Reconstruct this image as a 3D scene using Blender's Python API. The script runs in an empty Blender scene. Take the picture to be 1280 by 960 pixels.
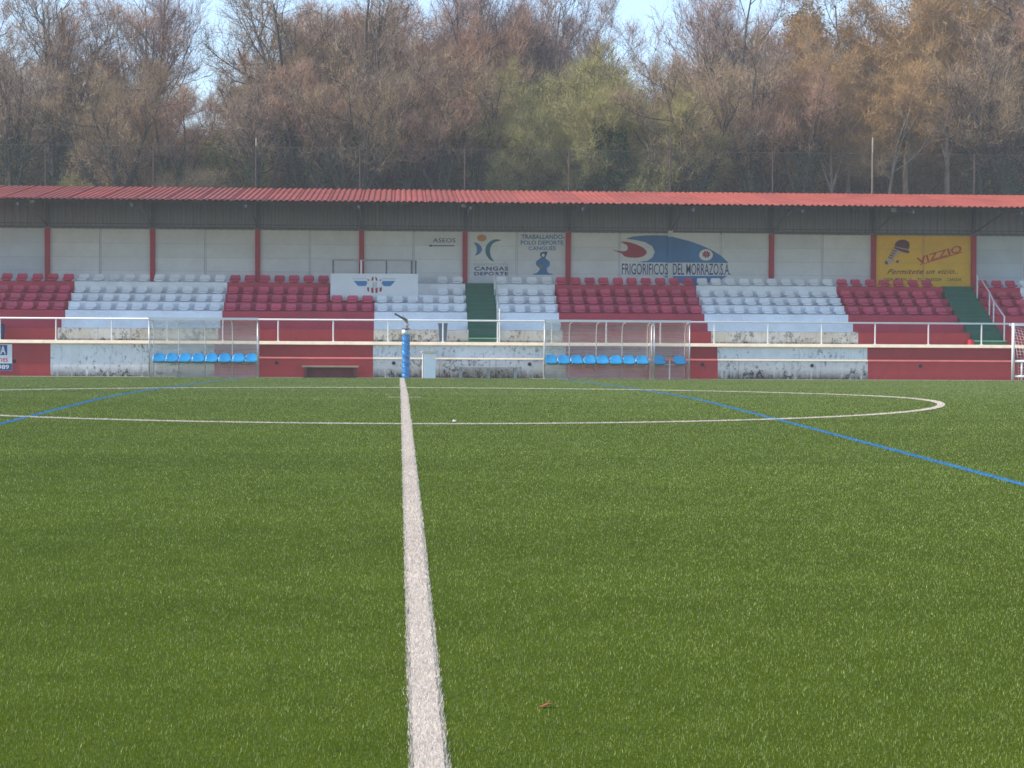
import bpy, math, random
import numpy as np
from mathutils import Matrix, Vector

# ------------------------------------------------------------------ camera
scene = bpy.context.scene
COL = scene.collection
FPX = 2500.0                                   # focal length in pixels of the 1280 x 960 photograph
YAW = math.atan((640 - 498.5) / FPX)
PITCH = math.atan(60 / FPX) + 0.0003
ROLL = 0.0055
CAM = Vector((-0.1, 0.0, 1.353))
ROT = Matrix.Rotation(-YAW, 3, 'Z') @ Matrix.Rotation(math.pi / 2 - PITCH, 3, 'X') @ Matrix.Rotation(ROLL, 3, 'Z')
cd = bpy.data.cameras.new('camera')
cam = bpy.data.objects.new('camera', cd)
COL.objects.link(cam)
cd.sensor_width = 36.0
cd.lens = FPX / 1280 * 36.0
cd.clip_start = 0.1
cd.clip_end = 9000
cam.matrix_world = Matrix.Translation(CAM) @ ROT.to_4x4()
scene.camera = cam

# ------------------------------------------------------------------ light
SUN_EL, SUN_FRONT = math.radians(40), math.radians(7.0)   # sun on the left, almost in the plane of the stand's front
sd = Vector((-math.cos(SUN_FRONT) * math.cos(SUN_EL), -math.sin(SUN_FRONT) * math.cos(SUN_EL), math.sin(SUN_EL)))
w = bpy.data.worlds.new('World')
scene.world = w
w.use_nodes = True
nt = w.node_tree
nt.nodes.clear()
wo = nt.nodes.new('ShaderNodeOutputWorld')
bg = nt.nodes.new('ShaderNodeBackground')
sk = nt.nodes.new('ShaderNodeTexSky')
sk.sky_type = 'NISHITA'
sk.sun_disc = False
sk.sun_elevation = SUN_EL
sk.sun_rotation = math.atan2(sd.x, sd.y)
sk.air_density = 1.0
sk.dust_density = 0.15
sk.ozone_density = 3.0
bg.inputs['Strength'].default_value = 0.145
nt.links.new(sk.outputs[0], bg.inputs[0])
nt.links.new(bg.outputs[0], wo.inputs[0])
sl = bpy.data.lights.new('sun', 'SUN')
sl.energy = 2.65
sl.angle = math.radians(0.55)
sl.color = (1.0, 0.89, 0.72)
so = bpy.data.objects.new('sun', sl)
COL.objects.link(so)
so.rotation_euler = sd.to_track_quat('Z', 'Y').to_euler()
so.location = (-40, 30, 40)
vs = scene.view_settings
vs.view_transform = 'Standard'
vs.look = 'None'
vs.exposure = 1.08
vs.gamma = 1.0
vs.use_curve_mapping = False
scene.cycles.max_bounces = 7
scene.cycles.transparent_max_bounces = 24
scene.cycles.use_denoising = True
scene.cycles.denoiser = 'OPENIMAGEDENOISE'
scene.cycles.denoising_input_passes = 'RGB_ALBEDO_NORMAL'
scene.cycles.denoising_prefilter = 'NONE'
scene.cycles.pixel_filter_type = 'BLACKMAN_HARRIS'
scene.cycles.filter_width = 1.6
scene.cycles.sample_clamp_indirect = 6

rng = np.random.default_rng(7)
random.seed(7)

# ------------------------------------------------------------------ helpers
def at(px, py, Y):
    """point of the photograph (1280 x 960) on the vertical plane at depth Y"""
    d = ROT @ Vector(((px - 640) / FPX, (480 - py) / FPX, -1.0))
    return CAM + d * (Y / d.y)

def wloc(o):
    v = Vector((0, 0, 0))
    while o is not None:
        v += o.location
        o = o.parent
    return v

class MB:
    def __init__(s):
        s.v, s.f = [], []
    def box(s, x0, x1, y0, y1, z0, z1):
        b = len(s.v)
        s.v += [(x0, y0, z0), (x1, y0, z0), (x1, y1, z0), (x0, y1, z0), (x0, y0, z1), (x1, y0, z1), (x1, y1, z1), (x0, y1, z1)]
        s.f += [tuple(b + i for i in q) for q in ((0, 3, 2, 1), (4, 5, 6, 7), (0, 1, 5, 4), (1, 2, 6, 5), (2, 3, 7, 6), (3, 0, 4, 7))]
        return s
    def tube(s, pts, r, n=8, caps=True):
        pts = [Vector(p) for p in pts]
        rr = r if isinstance(r, (list, tuple)) else [r] * len(pts)
        rings = []
        for i, p in enumerate(pts):
            t = (pts[min(i + 1, len(pts) - 1)] - pts[max(i - 1, 0)]).normalized()
            up = Vector((0, 0, 1)) if abs(t.z) < 0.9 else Vector((0, 1, 0))
            u = t.cross(up).normalized(); w_ = u.cross(t)
            rings.append(len(s.v))
            for k in range(n):
                a = 2 * math.pi * k / n
                s.v.append(tuple(p + (u * math.cos(a) + w_ * math.sin(a)) * rr[i]))
        for a, b in zip(rings, rings[1:]):
            for k in range(n):
                s.f.append((a + k, a + (k + 1) % n, b + (k + 1) % n, b + k))
        if caps:
            s.f.append(tuple(rings[0] + k for k in reversed(range(n))))
            s.f.append(tuple(rings[-1] + k for k in range(n)))
        return s
    def prism(s, pts, d):
        """closed outline (3-D points) pushed along d"""
        b = len(s.v); n = len(pts); d = Vector(d)
        s.v += [tuple(p) for p in pts] + [tuple(Vector(p) + d) for p in pts]
        s.f.append(tuple(b + i for i in range(n)))
        s.f.append(tuple(b + n + i for i in reversed(range(n))))
        for i in range(n):
            j = (i + 1) % n
            s.f.append((b + i, b + n + i, b + n + j, b + j))
        return s
    def build(s, name, mat, parent=None, smooth=False):
        o = Vector((0, 0, 0)) if parent is None else wloc(parent)
        me = bpy.data.meshes.new(name)
        me.from_pydata([(x - o.x, y - o.y, z - o.z) for x, y, z in s.v], [], s.f)
        if mat is not None:
            me.materials.append(mat)
        if smooth:
            me.polygons.foreach_set('use_smooth', [True] * len(me.polygons))
        ob = bpy.data.objects.new(name, me)
        COL.objects.link(ob)
        if parent is not None:
            ob.parent = parent
        return ob

def empty(name, loc):
    o = bpy.data.objects.new(name, None)
    o.empty_display_size = 0.2
    o.location = loc
    COL.objects.link(o)
    return o

def tag(o, label=None, cat=None, group=None, kind=None):
    for k, v in (('label', label), ('category', cat), ('group', group), ('kind', kind)):
        if v:
            o[k] = v
    return o

def copy_tree(o, parent=None):
    c = o.copy()
    COL.objects.link(c)
    c.parent = parent
    for ch in list(o.children):
        copy_tree(ch, c)
    return c

def tri_mesh(name, verts, mat, parent=None, shade=None, k=3, origin=None):
    """verts: (n*k, 3) array; every k rows are one face; shade: per-face attribute"""
    n = len(verts) // k
    o = origin if origin is not None else (Vector((0, 0, 0)) if parent is None else wloc(parent))
    v = np.asarray(verts, dtype=np.float32) - np.array(o, dtype=np.float32)
    me = bpy.data.meshes.new(name)
    me.vertices.add(n * k); me.loops.add(n * k); me.polygons.add(n)
    me.vertices.foreach_set('co', v.ravel())
    me.loops.foreach_set('vertex_index', np.arange(n * k, dtype=np.int32))
    me.polygons.foreach_set('loop_start', np.arange(0, n * k, k, dtype=np.int32))
    me.polygons.foreach_set('loop_total', np.full(n, k, dtype=np.int32))
    me.update(calc_edges=True)
    if shade is not None:
        a = me.attributes.new('shade', 'FLOAT', 'FACE')
        a.data.foreach_set('value', np.asarray(shade, dtype=np.float32))
    me.materials.append(mat)
    ob = bpy.data.objects.new(name, me)
    COL.objects.link(ob)
    if parent is not None:
        ob.parent = parent
    return ob

# ------------------------------------------------------------------ materials
def new_mat(name):
    m = bpy.data.materials.new(name)
    m.use_nodes = True
    t = m.node_tree
    return m, t, t.nodes, t.links, t.nodes['Principled BSDF']

def mathn(t, op, a, b=None, clamp=False):
    n = t.nodes.new('ShaderNodeMath'); n.operation = op; n.use_clamp = clamp
    for i, x in enumerate((a, b)):
        if x is None:
            continue
        if isinstance(x, (int, float)):
            n.inputs[i].default_value = x
        else:
            t.links.new(x, n.inputs[i])
    return n.outputs[0]

def noise(t, scale, detail=4, rough=0.55, vec=None, stretch=None):
    n = t.nodes.new('ShaderNodeTexNoise')
    n.inputs['Scale'].default_value = scale
    n.inputs['Detail'].default_value = detail
    n.inputs['Roughness'].default_value = rough
    if vec is None:
        vec = t.nodes.new('ShaderNodeNewGeometry').outputs['Position']
    if stretch:
        mp = t.nodes.new('ShaderNodeMapping')
        mp.inputs['Scale'].default_value = stretch
        t.links.new(vec, mp.inputs['Vector'])
        vec = mp.outputs[0]
    t.links.new(vec, n.inputs['Vector'])
    return n.outputs['Fac']

def mixc(t, fac, a, b, blend='MIX'):
    n = t.nodes.new('ShaderNodeMix'); n.data_type = 'RGBA'; n.blend_type = blend
    for i, x in ((0, fac), (6, a), (7, b)):
        if isinstance(x, (int, float)):
            n.inputs[i].default_value = x
        elif isinstance(x, tuple):
            n.inputs[i].default_value = (*x, 1.0)
        else:
            t.links.new(x, n.inputs[i])
    return n.outputs[2]

def pmat(name, col, rough=0.65, var=0.18, scale=2.0, bump=0.0, metal=0.0, spec=0.4, coat=0.0, each=0.0):
    m, t, N, L, b = new_mat(name)
    f = noise(t, scale, 6)
    f2 = noise(t, scale * 9, 3)
    k = mathn(t, 'ADD', mathn(t, 'MULTIPLY', f, 0.7), mathn(t, 'MULTIPLY', f2, 0.3))
    k = mathn(t, 'MULTIPLY', mathn(t, 'SUBTRACT', k, 0.3), 2.5, True)
    lo = tuple(c * (1 - var) for c in col); hi = tuple(min(1, c * (1 + var)) for c in col)
    base = mixc(t, k, lo, hi)
    if each:                                     # every sheet, plank or seat has aged a little differently
        oi = N.new('ShaderNodeObjectInfo')
        base = mixc(t, oi.outputs['Random'], mixc(t, 1.0, base, (1 - each,) * 3, 'MULTIPLY'), base)
    L.new(base, b.inputs['Base Color'])
    b.inputs['Roughness'].default_value = rough
    b.inputs['Metallic'].default_value = metal
    b.inputs['Specular IOR Level'].default_value = spec
    b.inputs['Coat Weight'].default_value = coat
    if bump:
        bn = N.new('ShaderNodeBump'); bn.inputs['Strength'].default_value = bump; bn.inputs['Distance'].default_value = 0.02
        L.new(f2, bn.inputs['Height']); L.new(bn.outputs[0], b.inputs['Normal'])
    return m

def wall_mat(name, col, mould=(0.035, 0.04, 0.035), z0=-0.06, amount=1.0, low=0.25, spots=1.0, warm=None):
    """painted concrete with its own mould: blotches, runs from the top, a dark foot"""
    m, t, N, L, b = new_mat(name)
    g = N.new('ShaderNodeNewGeometry'); pos = g.outputs['Position']
    sx = N.new('ShaderNodeSeparateXYZ'); L.new(pos, sx.inputs[0])
    big = noise(t, 0.9, 3, vec=pos)
    blot = noise(t, 7.0, 9, 0.72, vec=pos, stretch=(1.2, 1, 0.9))
    run = noise(t, 6.0, 6, 0.7, vec=pos, stretch=(1.6, 1, 0.16))
    sp = mathn(t, 'MULTIPLY', mathn(t, 'SUBTRACT', mathn(t, 'ADD', mathn(t, 'MULTIPLY', blot, 0.72), mathn(t, 'MULTIPLY', big, 0.28)), 0.585 - 0.035 * spots), 14.0 * spots, True)
    rn = mathn(t, 'MULTIPLY', mathn(t, 'SUBTRACT', run, 0.56), 7.0, True)
    rn = mathn(t, 'MULTIPLY', rn, mathn(t, 'MULTIPLY', big, 1.1))
    ft = mathn(t, 'SUBTRACT', 1.0, mathn(t, 'DIVIDE', mathn(t, 'SUBTRACT', sx.outputs['Z'], z0), low), True)
    ft = mathn(t, 'MULTIPLY', ft, mathn(t, 'MULTIPLY', mathn(t, 'SUBTRACT', mathn(t, 'ADD', blot, run), 0.72), 4.0, True))
    k = mathn(t, 'MULTIPLY', mathn(t, 'ADD', mathn(t, 'ADD', mathn(t, 'MULTIPLY', sp, 0.6), mathn(t, 'MULTIPLY', rn, 0.85)), mathn(t, 'MULTIPLY', ft, 0.9)), amount, True)
    tone = mixc(t, mathn(t, 'MULTIPLY', mathn(t, 'SUBTRACT', noise(t, 2.2, 5, vec=pos), 0.35), 2.5, True), tuple(c * 0.86 for c in col), col)
    if warm:
        tone = mixc(t, mathn(t, 'MULTIPLY', mathn(t, 'SUBTRACT', noise(t, 1.3, 6, vec=pos), 0.4), 3.0, True), tone, warm)
    L.new(mixc(t, k, tone, mould), b.inputs['Base Color'])
    b.inputs['Roughness'].default_value = 0.85
    b.inputs['Specular IOR Level'].default_value = 0.2
    bn = N.new('ShaderNodeBump'); bn.inputs['Strength'].default_value = 0.25; bn.inputs['Distance'].default_value = 0.01
    L.new(noise(t, 30, 4, vec=pos), bn.inputs['Height']); L.new(bn.outputs[0], b.inputs['Normal'])
    return m

def leaf_mat(name, dark, light, rough=0.6, trans=0.0, spec=0.25):
    m, t, N, L, b = new_mat(name)
    a = N.new('ShaderNodeAttribute'); a.attribute_name = 'shade'
    L.new(mixc(t, a.outputs['Fac'], dark, light), b.inputs['Base Color'])
    b.inputs['Roughness'].default_value = rough
    b.inputs['Specular IOR Level'].default_value = spec
    if trans:
        tr = N.new('ShaderNodeBsdfTranslucent'); L.new(mixc(t, a.outputs['Fac'], dark, light), tr.inputs[0])
        mx = N.new('ShaderNodeMixShader'); mx.inputs[0].default_value = trans
        L.new(b.outputs[0], mx.inputs[1]); L.new(tr.outputs[0], mx.inputs[2])
        L.new(mx.outputs[0], N['Material Output'].inputs['Surface'])
    return m

def turf_mat(name, dark, light, big=0.35):
    m, t, N, L, b = new_mat(name)
    pos = N.new('ShaderNodeNewGeometry').outputs['Position']
    a = N.new('ShaderNodeAttribute'); a.attribute_name = 'shade'
    base = mixc(t, a.outputs['Fac'], dark, light)
    base.node.clamp_factor = False
    n1 = noise(t, 0.35, 4, vec=pos, stretch=(0.35, 1.3, 1))
    n2 = noise(t, 3.0, 4, vec=pos)
    k = mathn(t, 'ADD', mathn(t, 'MULTIPLY', n1, 0.6), mathn(t, 'MULTIPLY', n2, 0.4))
    k = mathn(t, 'MULTIPLY', mathn(t, 'SUBTRACT', k, 0.32), 2.8, True)
    L.new(mixc(t, k, mixc(t, 1.0, base, (1 - big,) * 3, 'MULTIPLY'), base), b.inputs['Base Color'])
    b.inputs['Roughness'].default_value = 0.5
    b.inputs['Specular IOR Level'].default_value = 0.18
    return m

def ground_turf_mat(name, a_, b_):
    m, t, N, L, b = new_mat(name)
    pos = N.new('ShaderNodeNewGeometry').outputs['Position']
    fine = noise(t, 60, 3, 0.7, vec=pos); mid = noise(t, 3.0, 5, vec=pos); big = noise(t, 0.35, 4, vec=pos, stretch=(0.35, 1.3, 1))
    k = mathn(t, 'ADD', mathn(t, 'ADD', mathn(t, 'MULTIPLY', fine, 0.5), mathn(t, 'MULTIPLY', mid, 0.25)), mathn(t, 'MULTIPLY', big, 0.25))
    k = mathn(t, 'MULTIPLY', mathn(t, 'SUBTRACT', k, 0.33), 3.0, True)
    L.new(mixc(t, k, a_, b_), b.inputs['Base Color'])
    b.inputs['Roughness'].default_value = 1.0
    b.inputs['Specular IOR Level'].default_value = 0.0
    bn = N.new('ShaderNodeBump'); bn.inputs['Strength'].default_value = 0.8; bn.inputs['Distance'].default_value = 0.02
    L.new(fine, bn.inputs['Height']); L.new(bn.outputs[0], b.inputs['Normal'])
    return m

M = {}
M['turf'] = ground_turf_mat('turf_ground', (0.045, 0.072, 0.006), (0.105, 0.14, 0.016))
M['blade'] = turf_mat('turf_blade', (0.12, 0.18, 0.028), (0.36, 0.42, 0.135), 0.30)
M['line'] = ground_turf_mat('line_white', (0.58, 0.49, 0.40), (0.78, 0.68, 0.58))
M['lineblade'] = turf_mat('line_white_blade', (0.56, 0.47, 0.38), (0.88, 0.77, 0.66), 0.12)
M['blue'] = ground_turf_mat('line_blue', (0.03, 0.16, 0.33), (0.06, 0.25, 0.46))
M['blueblade'] = turf_mat('line_blue_blade', (0.04, 0.18, 0.33), (0.10, 0.32, 0.50), 0.15)
M['soil'] = pmat('soil', (0.075, 0.07, 0.035), 0.95, 0.4, 0.6, 0.6)
M['hill'] = pmat('far_hill', (0.035, 0.045, 0.025), 0.95, 0.5, 0.05)
M['white_wall'] = wall_mat('white_wall', (0.84, 0.84, 0.83), spots=1.3, low=0.35)
M['white_low'] = wall_mat('white_low_wall', (0.84, 0.77, 0.64), z0=1.1, low=0.1, spots=1.7, warm=(0.60, 0.50, 0.33))  # warm bounce light from the walkway is put into this white
M['white_plinth'] = wall_mat('white_plinth', (0.62, 0.62, 0.60), z0=-0.06, low=0.34, spots=1.6, amount=1.1)
M['red_wall'] = wall_mat('red_wall', (0.43, 0.052, 0.05), (0.06, 0.025, 0.022), amount=0.35, low=0.2, spots=0.8)
M['red_step'] = pmat('red_step', (0.48, 0.033, 0.058), 0.55, 0.2, 1.2)
M['white_step'] = pmat('white_step', (0.84, 0.85, 0.86), 0.6, 0.14, 1.3)
M['coping'] = pmat('coping', (0.72, 0.60, 0.44), 0.85, 0.15, 3)
M['coping_red'] = pmat('coping_red', (0.55, 0.13, 0.11), 0.8, 0.15, 3)  # the wall's red, with sunlight on the ledge put into the colour
M['walk'] = pmat('walkway', (0.58, 0.49, 0.38), 0.9, 0.2, 1.5, 0.2)
M['green'] = pmat('green_step', (0.018, 0.095, 0.052), 0.7, 0.25, 2)
M['green_pale'] = pmat('green_pale', (0.05, 0.16, 0.10), 0.7, 0.3, 3)  # paler than the treads, so the step edges stand out
M['green'] = pmat('green_step', (0.024, 0.12, 0.068), 0.7, 0.25, 2)
M['green_edge'] = pmat('green_edge', (0.16, 0.32, 0.17), 0.7, 0.25, 2)  # sunlight on the lowest step's edge is put into the colour
M['panel'] = pmat('panel', (0.74, 0.75, 0.77), 0.75, 0.10, 1.0, each=0.10)
M['panel_blue'] = pmat('panel_blue', (0.56, 0.63, 0.69), 0.75, 0.10, 1.2, each=0.10)
M['joint'] = pmat('panel_joint', (0.42, 0.43, 0.44), 0.9, 0.2, 2)
M['pillar'] = pmat('pillar_red', (0.42, 0.03, 0.045), 0.55, 0.15, 2)
M['pillar_white'] = pmat('pillar_white', (0.62, 0.64, 0.66), 0.6, 0.1, 2)
M['siding'] = pmat('siding', (0.215, 0.23, 0.285), 0.45, 0.12, 0.5, metal=0.2)
M['steel'] = pmat('steel', (0.12, 0.125, 0.14), 0.5, 0.15, 2, metal=0.3)
M['roof'] = pmat('roof', (0.38, 0.080, 0.052), 0.5, 0.25, 0.8, each=0.18)
M['rail'] = pmat('rail_white', (0.78, 0.77, 0.75), 0.4, 0.08, 4)
M['galv'] = pmat('galvanised', (0.50, 0.52, 0.53), 0.4, 0.15, 5, metal=0.6)
M['seat_red'] = pmat('seat_red', (0.64, 0.045, 0.095), 0.42, 0.12, 1.3, spec=0.9, each=0.22)
M['seat_white'] = pmat('seat_white', (0.87, 0.88, 0.89), 0.42, 0.10, 1.3, spec=0.6, each=0.12)
M['seat_blue'] = pmat('seat_blue', (0.03, 0.40, 0.74), 0.3, 0.12, 2, spec=0.5)
M['board'] = pmat('board', (0.74, 0.76, 0.78), 0.5, 0.06, 1.2)
M['p_blue'] = pmat('paint_blue', (0.05, 0.19, 0.42), 0.65, 0.2, 1.5)
M['p_navy'] = pmat('paint_navy', (0.02, 0.06, 0.19), 0.6, 0.12, 3)
M['p_teal'] = pmat('paint_teal', (0.03, 0.17, 0.25), 0.65, 0.2, 2)
M['p_red'] = pmat('paint_red', (0.36, 0.03, 0.05), 0.65, 0.15, 2)
M['p_orange'] = pmat('paint_orange', (0.52, 0.23, 0.04), 0.65, 0.15, 2)
M['p_black'] = pmat('paint_black', (0.04, 0.045, 0.07), 0.6, 0.2, 4)
M['p_white'] = pmat('paint_white', (0.74, 0.74, 0.74), 0.6, 0.08, 3)
M['p_grey'] = pmat('paint_grey', (0.30, 0.34, 0.37), 0.6, 0.2, 3)
M['p_yellow'] = pmat('paint_yellow', (0.86, 0.50, 0.02), 0.65, 0.12, 1.5)
M['p_brown'] = pmat('paint_brown', (0.13, 0.035, 0.035), 0.65, 0.15, 3)
M['p_skin'] = pmat('paint_pale', (0.55, 0.42, 0.33), 0.65, 0.15, 6)
M['p_brightred'] = pmat('paint_bright_red', (0.55, 0.045, 0.03), 0.6, 0.1, 3)
M['p_faded'] = pmat('paint_faded', (0.56, 0.60, 0.61), 0.7, 0.1, 3)
M['pad'] = pmat('pad_blue', (0.02, 0.22, 0.56), 0.2, 0.3, 6, 0.5, spec=0.9)
M['bin'] = pmat('bin_grey', (0.10, 0.14, 0.18), 0.5, 0.2, 4)
M['bin_blue'] = pmat('bin_blue', (0.02, 0.055, 0.13), 0.45, 0.2, 4)
M['concrete'] = pmat('concrete', (0.36, 0.35, 0.33), 0.9, 0.3, 4, 0.3)
M['post_white'] = pmat('post_white', (0.88, 0.88, 0.87), 0.8, 0.08, 3)
M['bench_red'] = pmat('bench_red', (0.20, 0.045, 0.035), 0.7, 0.25, 4)
M['wood'] = pmat('bench_wood', (0.45, 0.30, 0.19), 0.75, 0.2, 6)
M['dark'] = pmat('dark_hole', (0.02, 0.02, 0.022), 0.9, 0.2, 4)
M['brass'] = pmat('brass', (0.40, 0.25, 0.14), 0.4, 0.2, 6, metal=0.6)
M['net'] = pmat('net', (0.75, 0.74, 0.72), 0.7, 0.1, 4)
M['wire'] = pmat('wire', (0.17, 0.165, 0.145), 0.6, 0.15, 3, metal=0.2)
M['rust'] = pmat('rusty_post', (0.10, 0.06, 0.05), 0.8, 0.25, 4)
M['pole'] = pmat('pale_pole', (0.36, 0.30, 0.22), 0.7, 0.2, 3)
M['kerb'] = pmat('kerb_earth', (0.40, 0.34, 0.26), 0.95, 0.25, 4, 0.3)
M['tile'] = pmat('roof_tile', (0.36, 0.16, 0.11), 0.85, 0.3, 1.2)
M['house'] = pmat('house_wall', (0.62, 0.57, 0.52), 0.85, 0.12, 1)
M['glass'] = pmat('window_glass', (0.05, 0.06, 0.07), 0.15, 0.2, 1)

def sheet_mat():
    m, t, N, L, b = new_mat('polycarbonate')
    pos = N.new('ShaderNodeNewGeometry').outputs['Position']
    st = noise(t, 14, 4, 0.6, vec=pos, stretch=(0.05, 1, 1.6)); cl = noise(t, 1.2, 4, vec=pos)
    k = mathn(t, 'MULTIPLY', mathn(t, 'ADD', mathn(t, 'MULTIPLY', st, 0.6), mathn(t, 'MULTIPLY', cl, 0.5)), 0.75, True)
    b.inputs['Base Color'].default_value = (0.62, 0.60, 0.56, 1)
    b.inputs['Roughness'].default_value = 0.25
    tr = N.new('ShaderNodeBsdfTransparent'); tr.inputs[0].default_value = (0.95, 0.95, 0.94, 1)
    mx = N.new('ShaderNodeMixShader')
    L.new(k, mx.inputs[0]); L.new(tr.outputs[0], mx.inputs[1]); L.new(b.outputs[0], mx.inputs[2])
    L.new(mx.outputs[0], N['Material Output'].inputs['Surface'])
    return m
M['sheet'] = sheet_mat()

# ------------------------------------------------------------------ ground
_n = [-60, -10, 0, 6.25, 13, 25.75, 34.9, 44.05, 66, 80]
_z = [-0.35, -0.10, -0.045, 0.0, 0.105, 0.205, 0.262, 0.185, -0.072, -0.18]
_yy = np.linspace(-60, 80, 1401)
_zz = np.interp(_yy, _n, _z)
_zz = np.convolve(np.pad(_zz, 25, mode='edge'), np.ones(51) / 51, 'valid')
def gz(y):
    return np.interp(y, _yy, _zz)
W = 66.0                                        # front wall
BASE = float(gz(W))

ys = list(np.arange(-60, 66.6, 0.6)); xs = [-400, -120, -40, 0, 40, 120, 400]
mb = MB()
for y in ys:
    for x in xs:
        mb.v.append((x, y, float(gz(y))))
nx = len(xs)
for j in range(len(ys) - 1):
    for i in range(nx - 1):
        mb.f.append((j * nx + i, j * nx + i + 1, (j + 1) * nx + i + 1, (j + 1) * nx + i))
tag(mb.build('pitch_ground', M['turf'], smooth=True), 'green artificial turf football pitch', 'pitch', kind='structure')

DC, RC, LW = 34.9, 9.15, 0.124
def strip(name, mat, path, wid, lift, label):
    mb = MB()
    P = np.array(path); T = np.gradient(P, axis=0); T /= np.linalg.norm(T, axis=1)[:, None]
    Nn = np.stack([-T[:, 1], T[:, 0]], 1)
    for s in (-1, 1):
        Q = P + Nn * s * wid / 2
        for q in Q:
            mb.v.append((q[0], q[1], float(gz(q[1])) + lift))
    n = len(P)
    for i in range(n - 1):
        mb.f.append((i, i + 1, n + i + 1, n + i))
    return tag(mb.build(name, mat), label, 'pitch marking', kind='structure')
yl = np.arange(2.0, 65.05, 0.5)
half = strip('halfway_line', M['line'], [(0, y) for y in yl], 0.095, 0.006, 'wide white halfway line running straight towards the stand')
ang = np.linspace(0, 2 * math.pi, 241)
circ = strip('centre_circle', M['line'], [(RC * math.cos(a), DC + RC * math.sin(a)) for a in ang], LW, 0.006, 'white centre circle line on the turf')
mark = strip('centre_mark', M['line'], [(-0.28, DC), (0, DC), (0.28, DC)], 0.12, 0.014, 'short white centre mark crossing the halfway line')
bl = strip('blue_line', M['blue'], [(-5.1, y) for y in yl], 0.085, 0.003, 'blue painted line on the left half of the pitch')
br = strip('blue_line', M['blue'], [(5.1, y) for y in yl], 0.085, 0.003, 'blue painted line on the right half of the pitch')

# blades: real narrow triangles, denser where the camera is near
def blades(px, py, hmin, hmax, wid, lean=0.55):
    n = len(px)
    h = rng.uniform(hmin, hmax, n); a = rng.uniform(0, 2 * math.pi, n)
    la = rng.uniform(0, 2 * math.pi, n); lm = rng.uniform(0, lean, n) * h
    z = gz(py)
    out = np.empty((n, 3, 3), dtype=np.float32)
    dx, dy = np.cos(a) * wid / 2, np.sin(a) * wid / 2
    out[:, 0] = np.stack([px - dx, py - dy, z - 0.002], 1)
    out[:, 1] = np.stack([px + dx, py + dy, z - 0.002], 1)
    out[:, 2] = np.stack([px + np.cos(la) * lm, py + np.sin(la) * lm, z + h], 1)
    return out.reshape(-1, 3)

N_BL = 1250000
u = rng.uniform(0, 1, N_BL)
dmin, dmax = 4.9, 65.6
e = 0.55
d = (dmin ** e + u * (dmax ** e - dmin ** e)) ** (1 / e)
px = (rng.uniform(-1, 1, N_BL) * (0.30 * d + 1.0)) + d * math.tan(YAW) - 0.1
py = d
inl = (np.abs(px + rng.normal(0, 0.006, N_BL)) < LW / 2) | (np.abs(np.hypot(px, py - DC) - RC) < LW / 2) | (np.abs(np.abs(px) - 5.1) < 0.05)
px, py = px[~inl], py[~inl]
sc = np.clip(py / 6.0, 0.9, 7)
vb = blades(px, py, 0.005, 0.017, 0.0024 * sc ** 0.85)
sh = np.clip(rng.normal(0.42, 0.2, len(px)), 0, 1); g_ = rng.uniform(0, 1, len(px)); sh[g_ < 0.06] = 1.15; sh[g_ < 0.012] = 1.9  # scattered over-bright blades put sun glints into the fibre colour
tag(tri_mesh('turf_grass', vb, M['blade'], shade=sh), 'short green artificial grass fibres covering the pitch', 'grass', kind='stuff')
def line_blades(parent, mat, xx, yy, h0=0.008, h1=0.022, name='fibre_pile'):
    s_ = np.clip(yy / 6.0, 0.9, 7)
    v = blades(xx, yy, h0, h1, 0.0032 * s_ ** 0.85)
    o = tri_mesh(name, v, mat, parent, shade=np.clip(rng.normal(0.55, 0.25, len(xx)), 0, 1))
    o['kind'] = 'stuff'
n = 110000
yy = (4.9 ** 0.5 + rng.uniform(0, 1, n) * (65.0 ** 0.5 - 4.9 ** 0.5)) ** 2
edge = rng.normal(0, 0.0035, n) + np.where(rng.uniform(0, 1, n) < 0.03, rng.normal(0, 0.010, n), 0)
line_blades(half, M['lineblade'], rng.uniform(-1, 1, n) * LW / 2 + edge, yy)
n = 60000
a = rng.uniform(0, 2 * math.pi, n); r = RC + rng.uniform(-1, 1, n) * LW / 2
line_blades(circ, M['lineblade'], r * np.cos(a), DC + r * np.sin(a), 0.007, 0.021)
for o_, x0 in ((bl, -5.1), (br, 5.1)):
    n = 16000
    yy = (12 ** 0.5 + rng.uniform(0, 1, n) * (65.0 ** 0.5 - 12 ** 0.5)) ** 2
    line_blades(o_, M['blueblade'], x0 + rng.uniform(-1, 1, n) * 0.045, yy, 0.006, 0.019)

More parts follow.
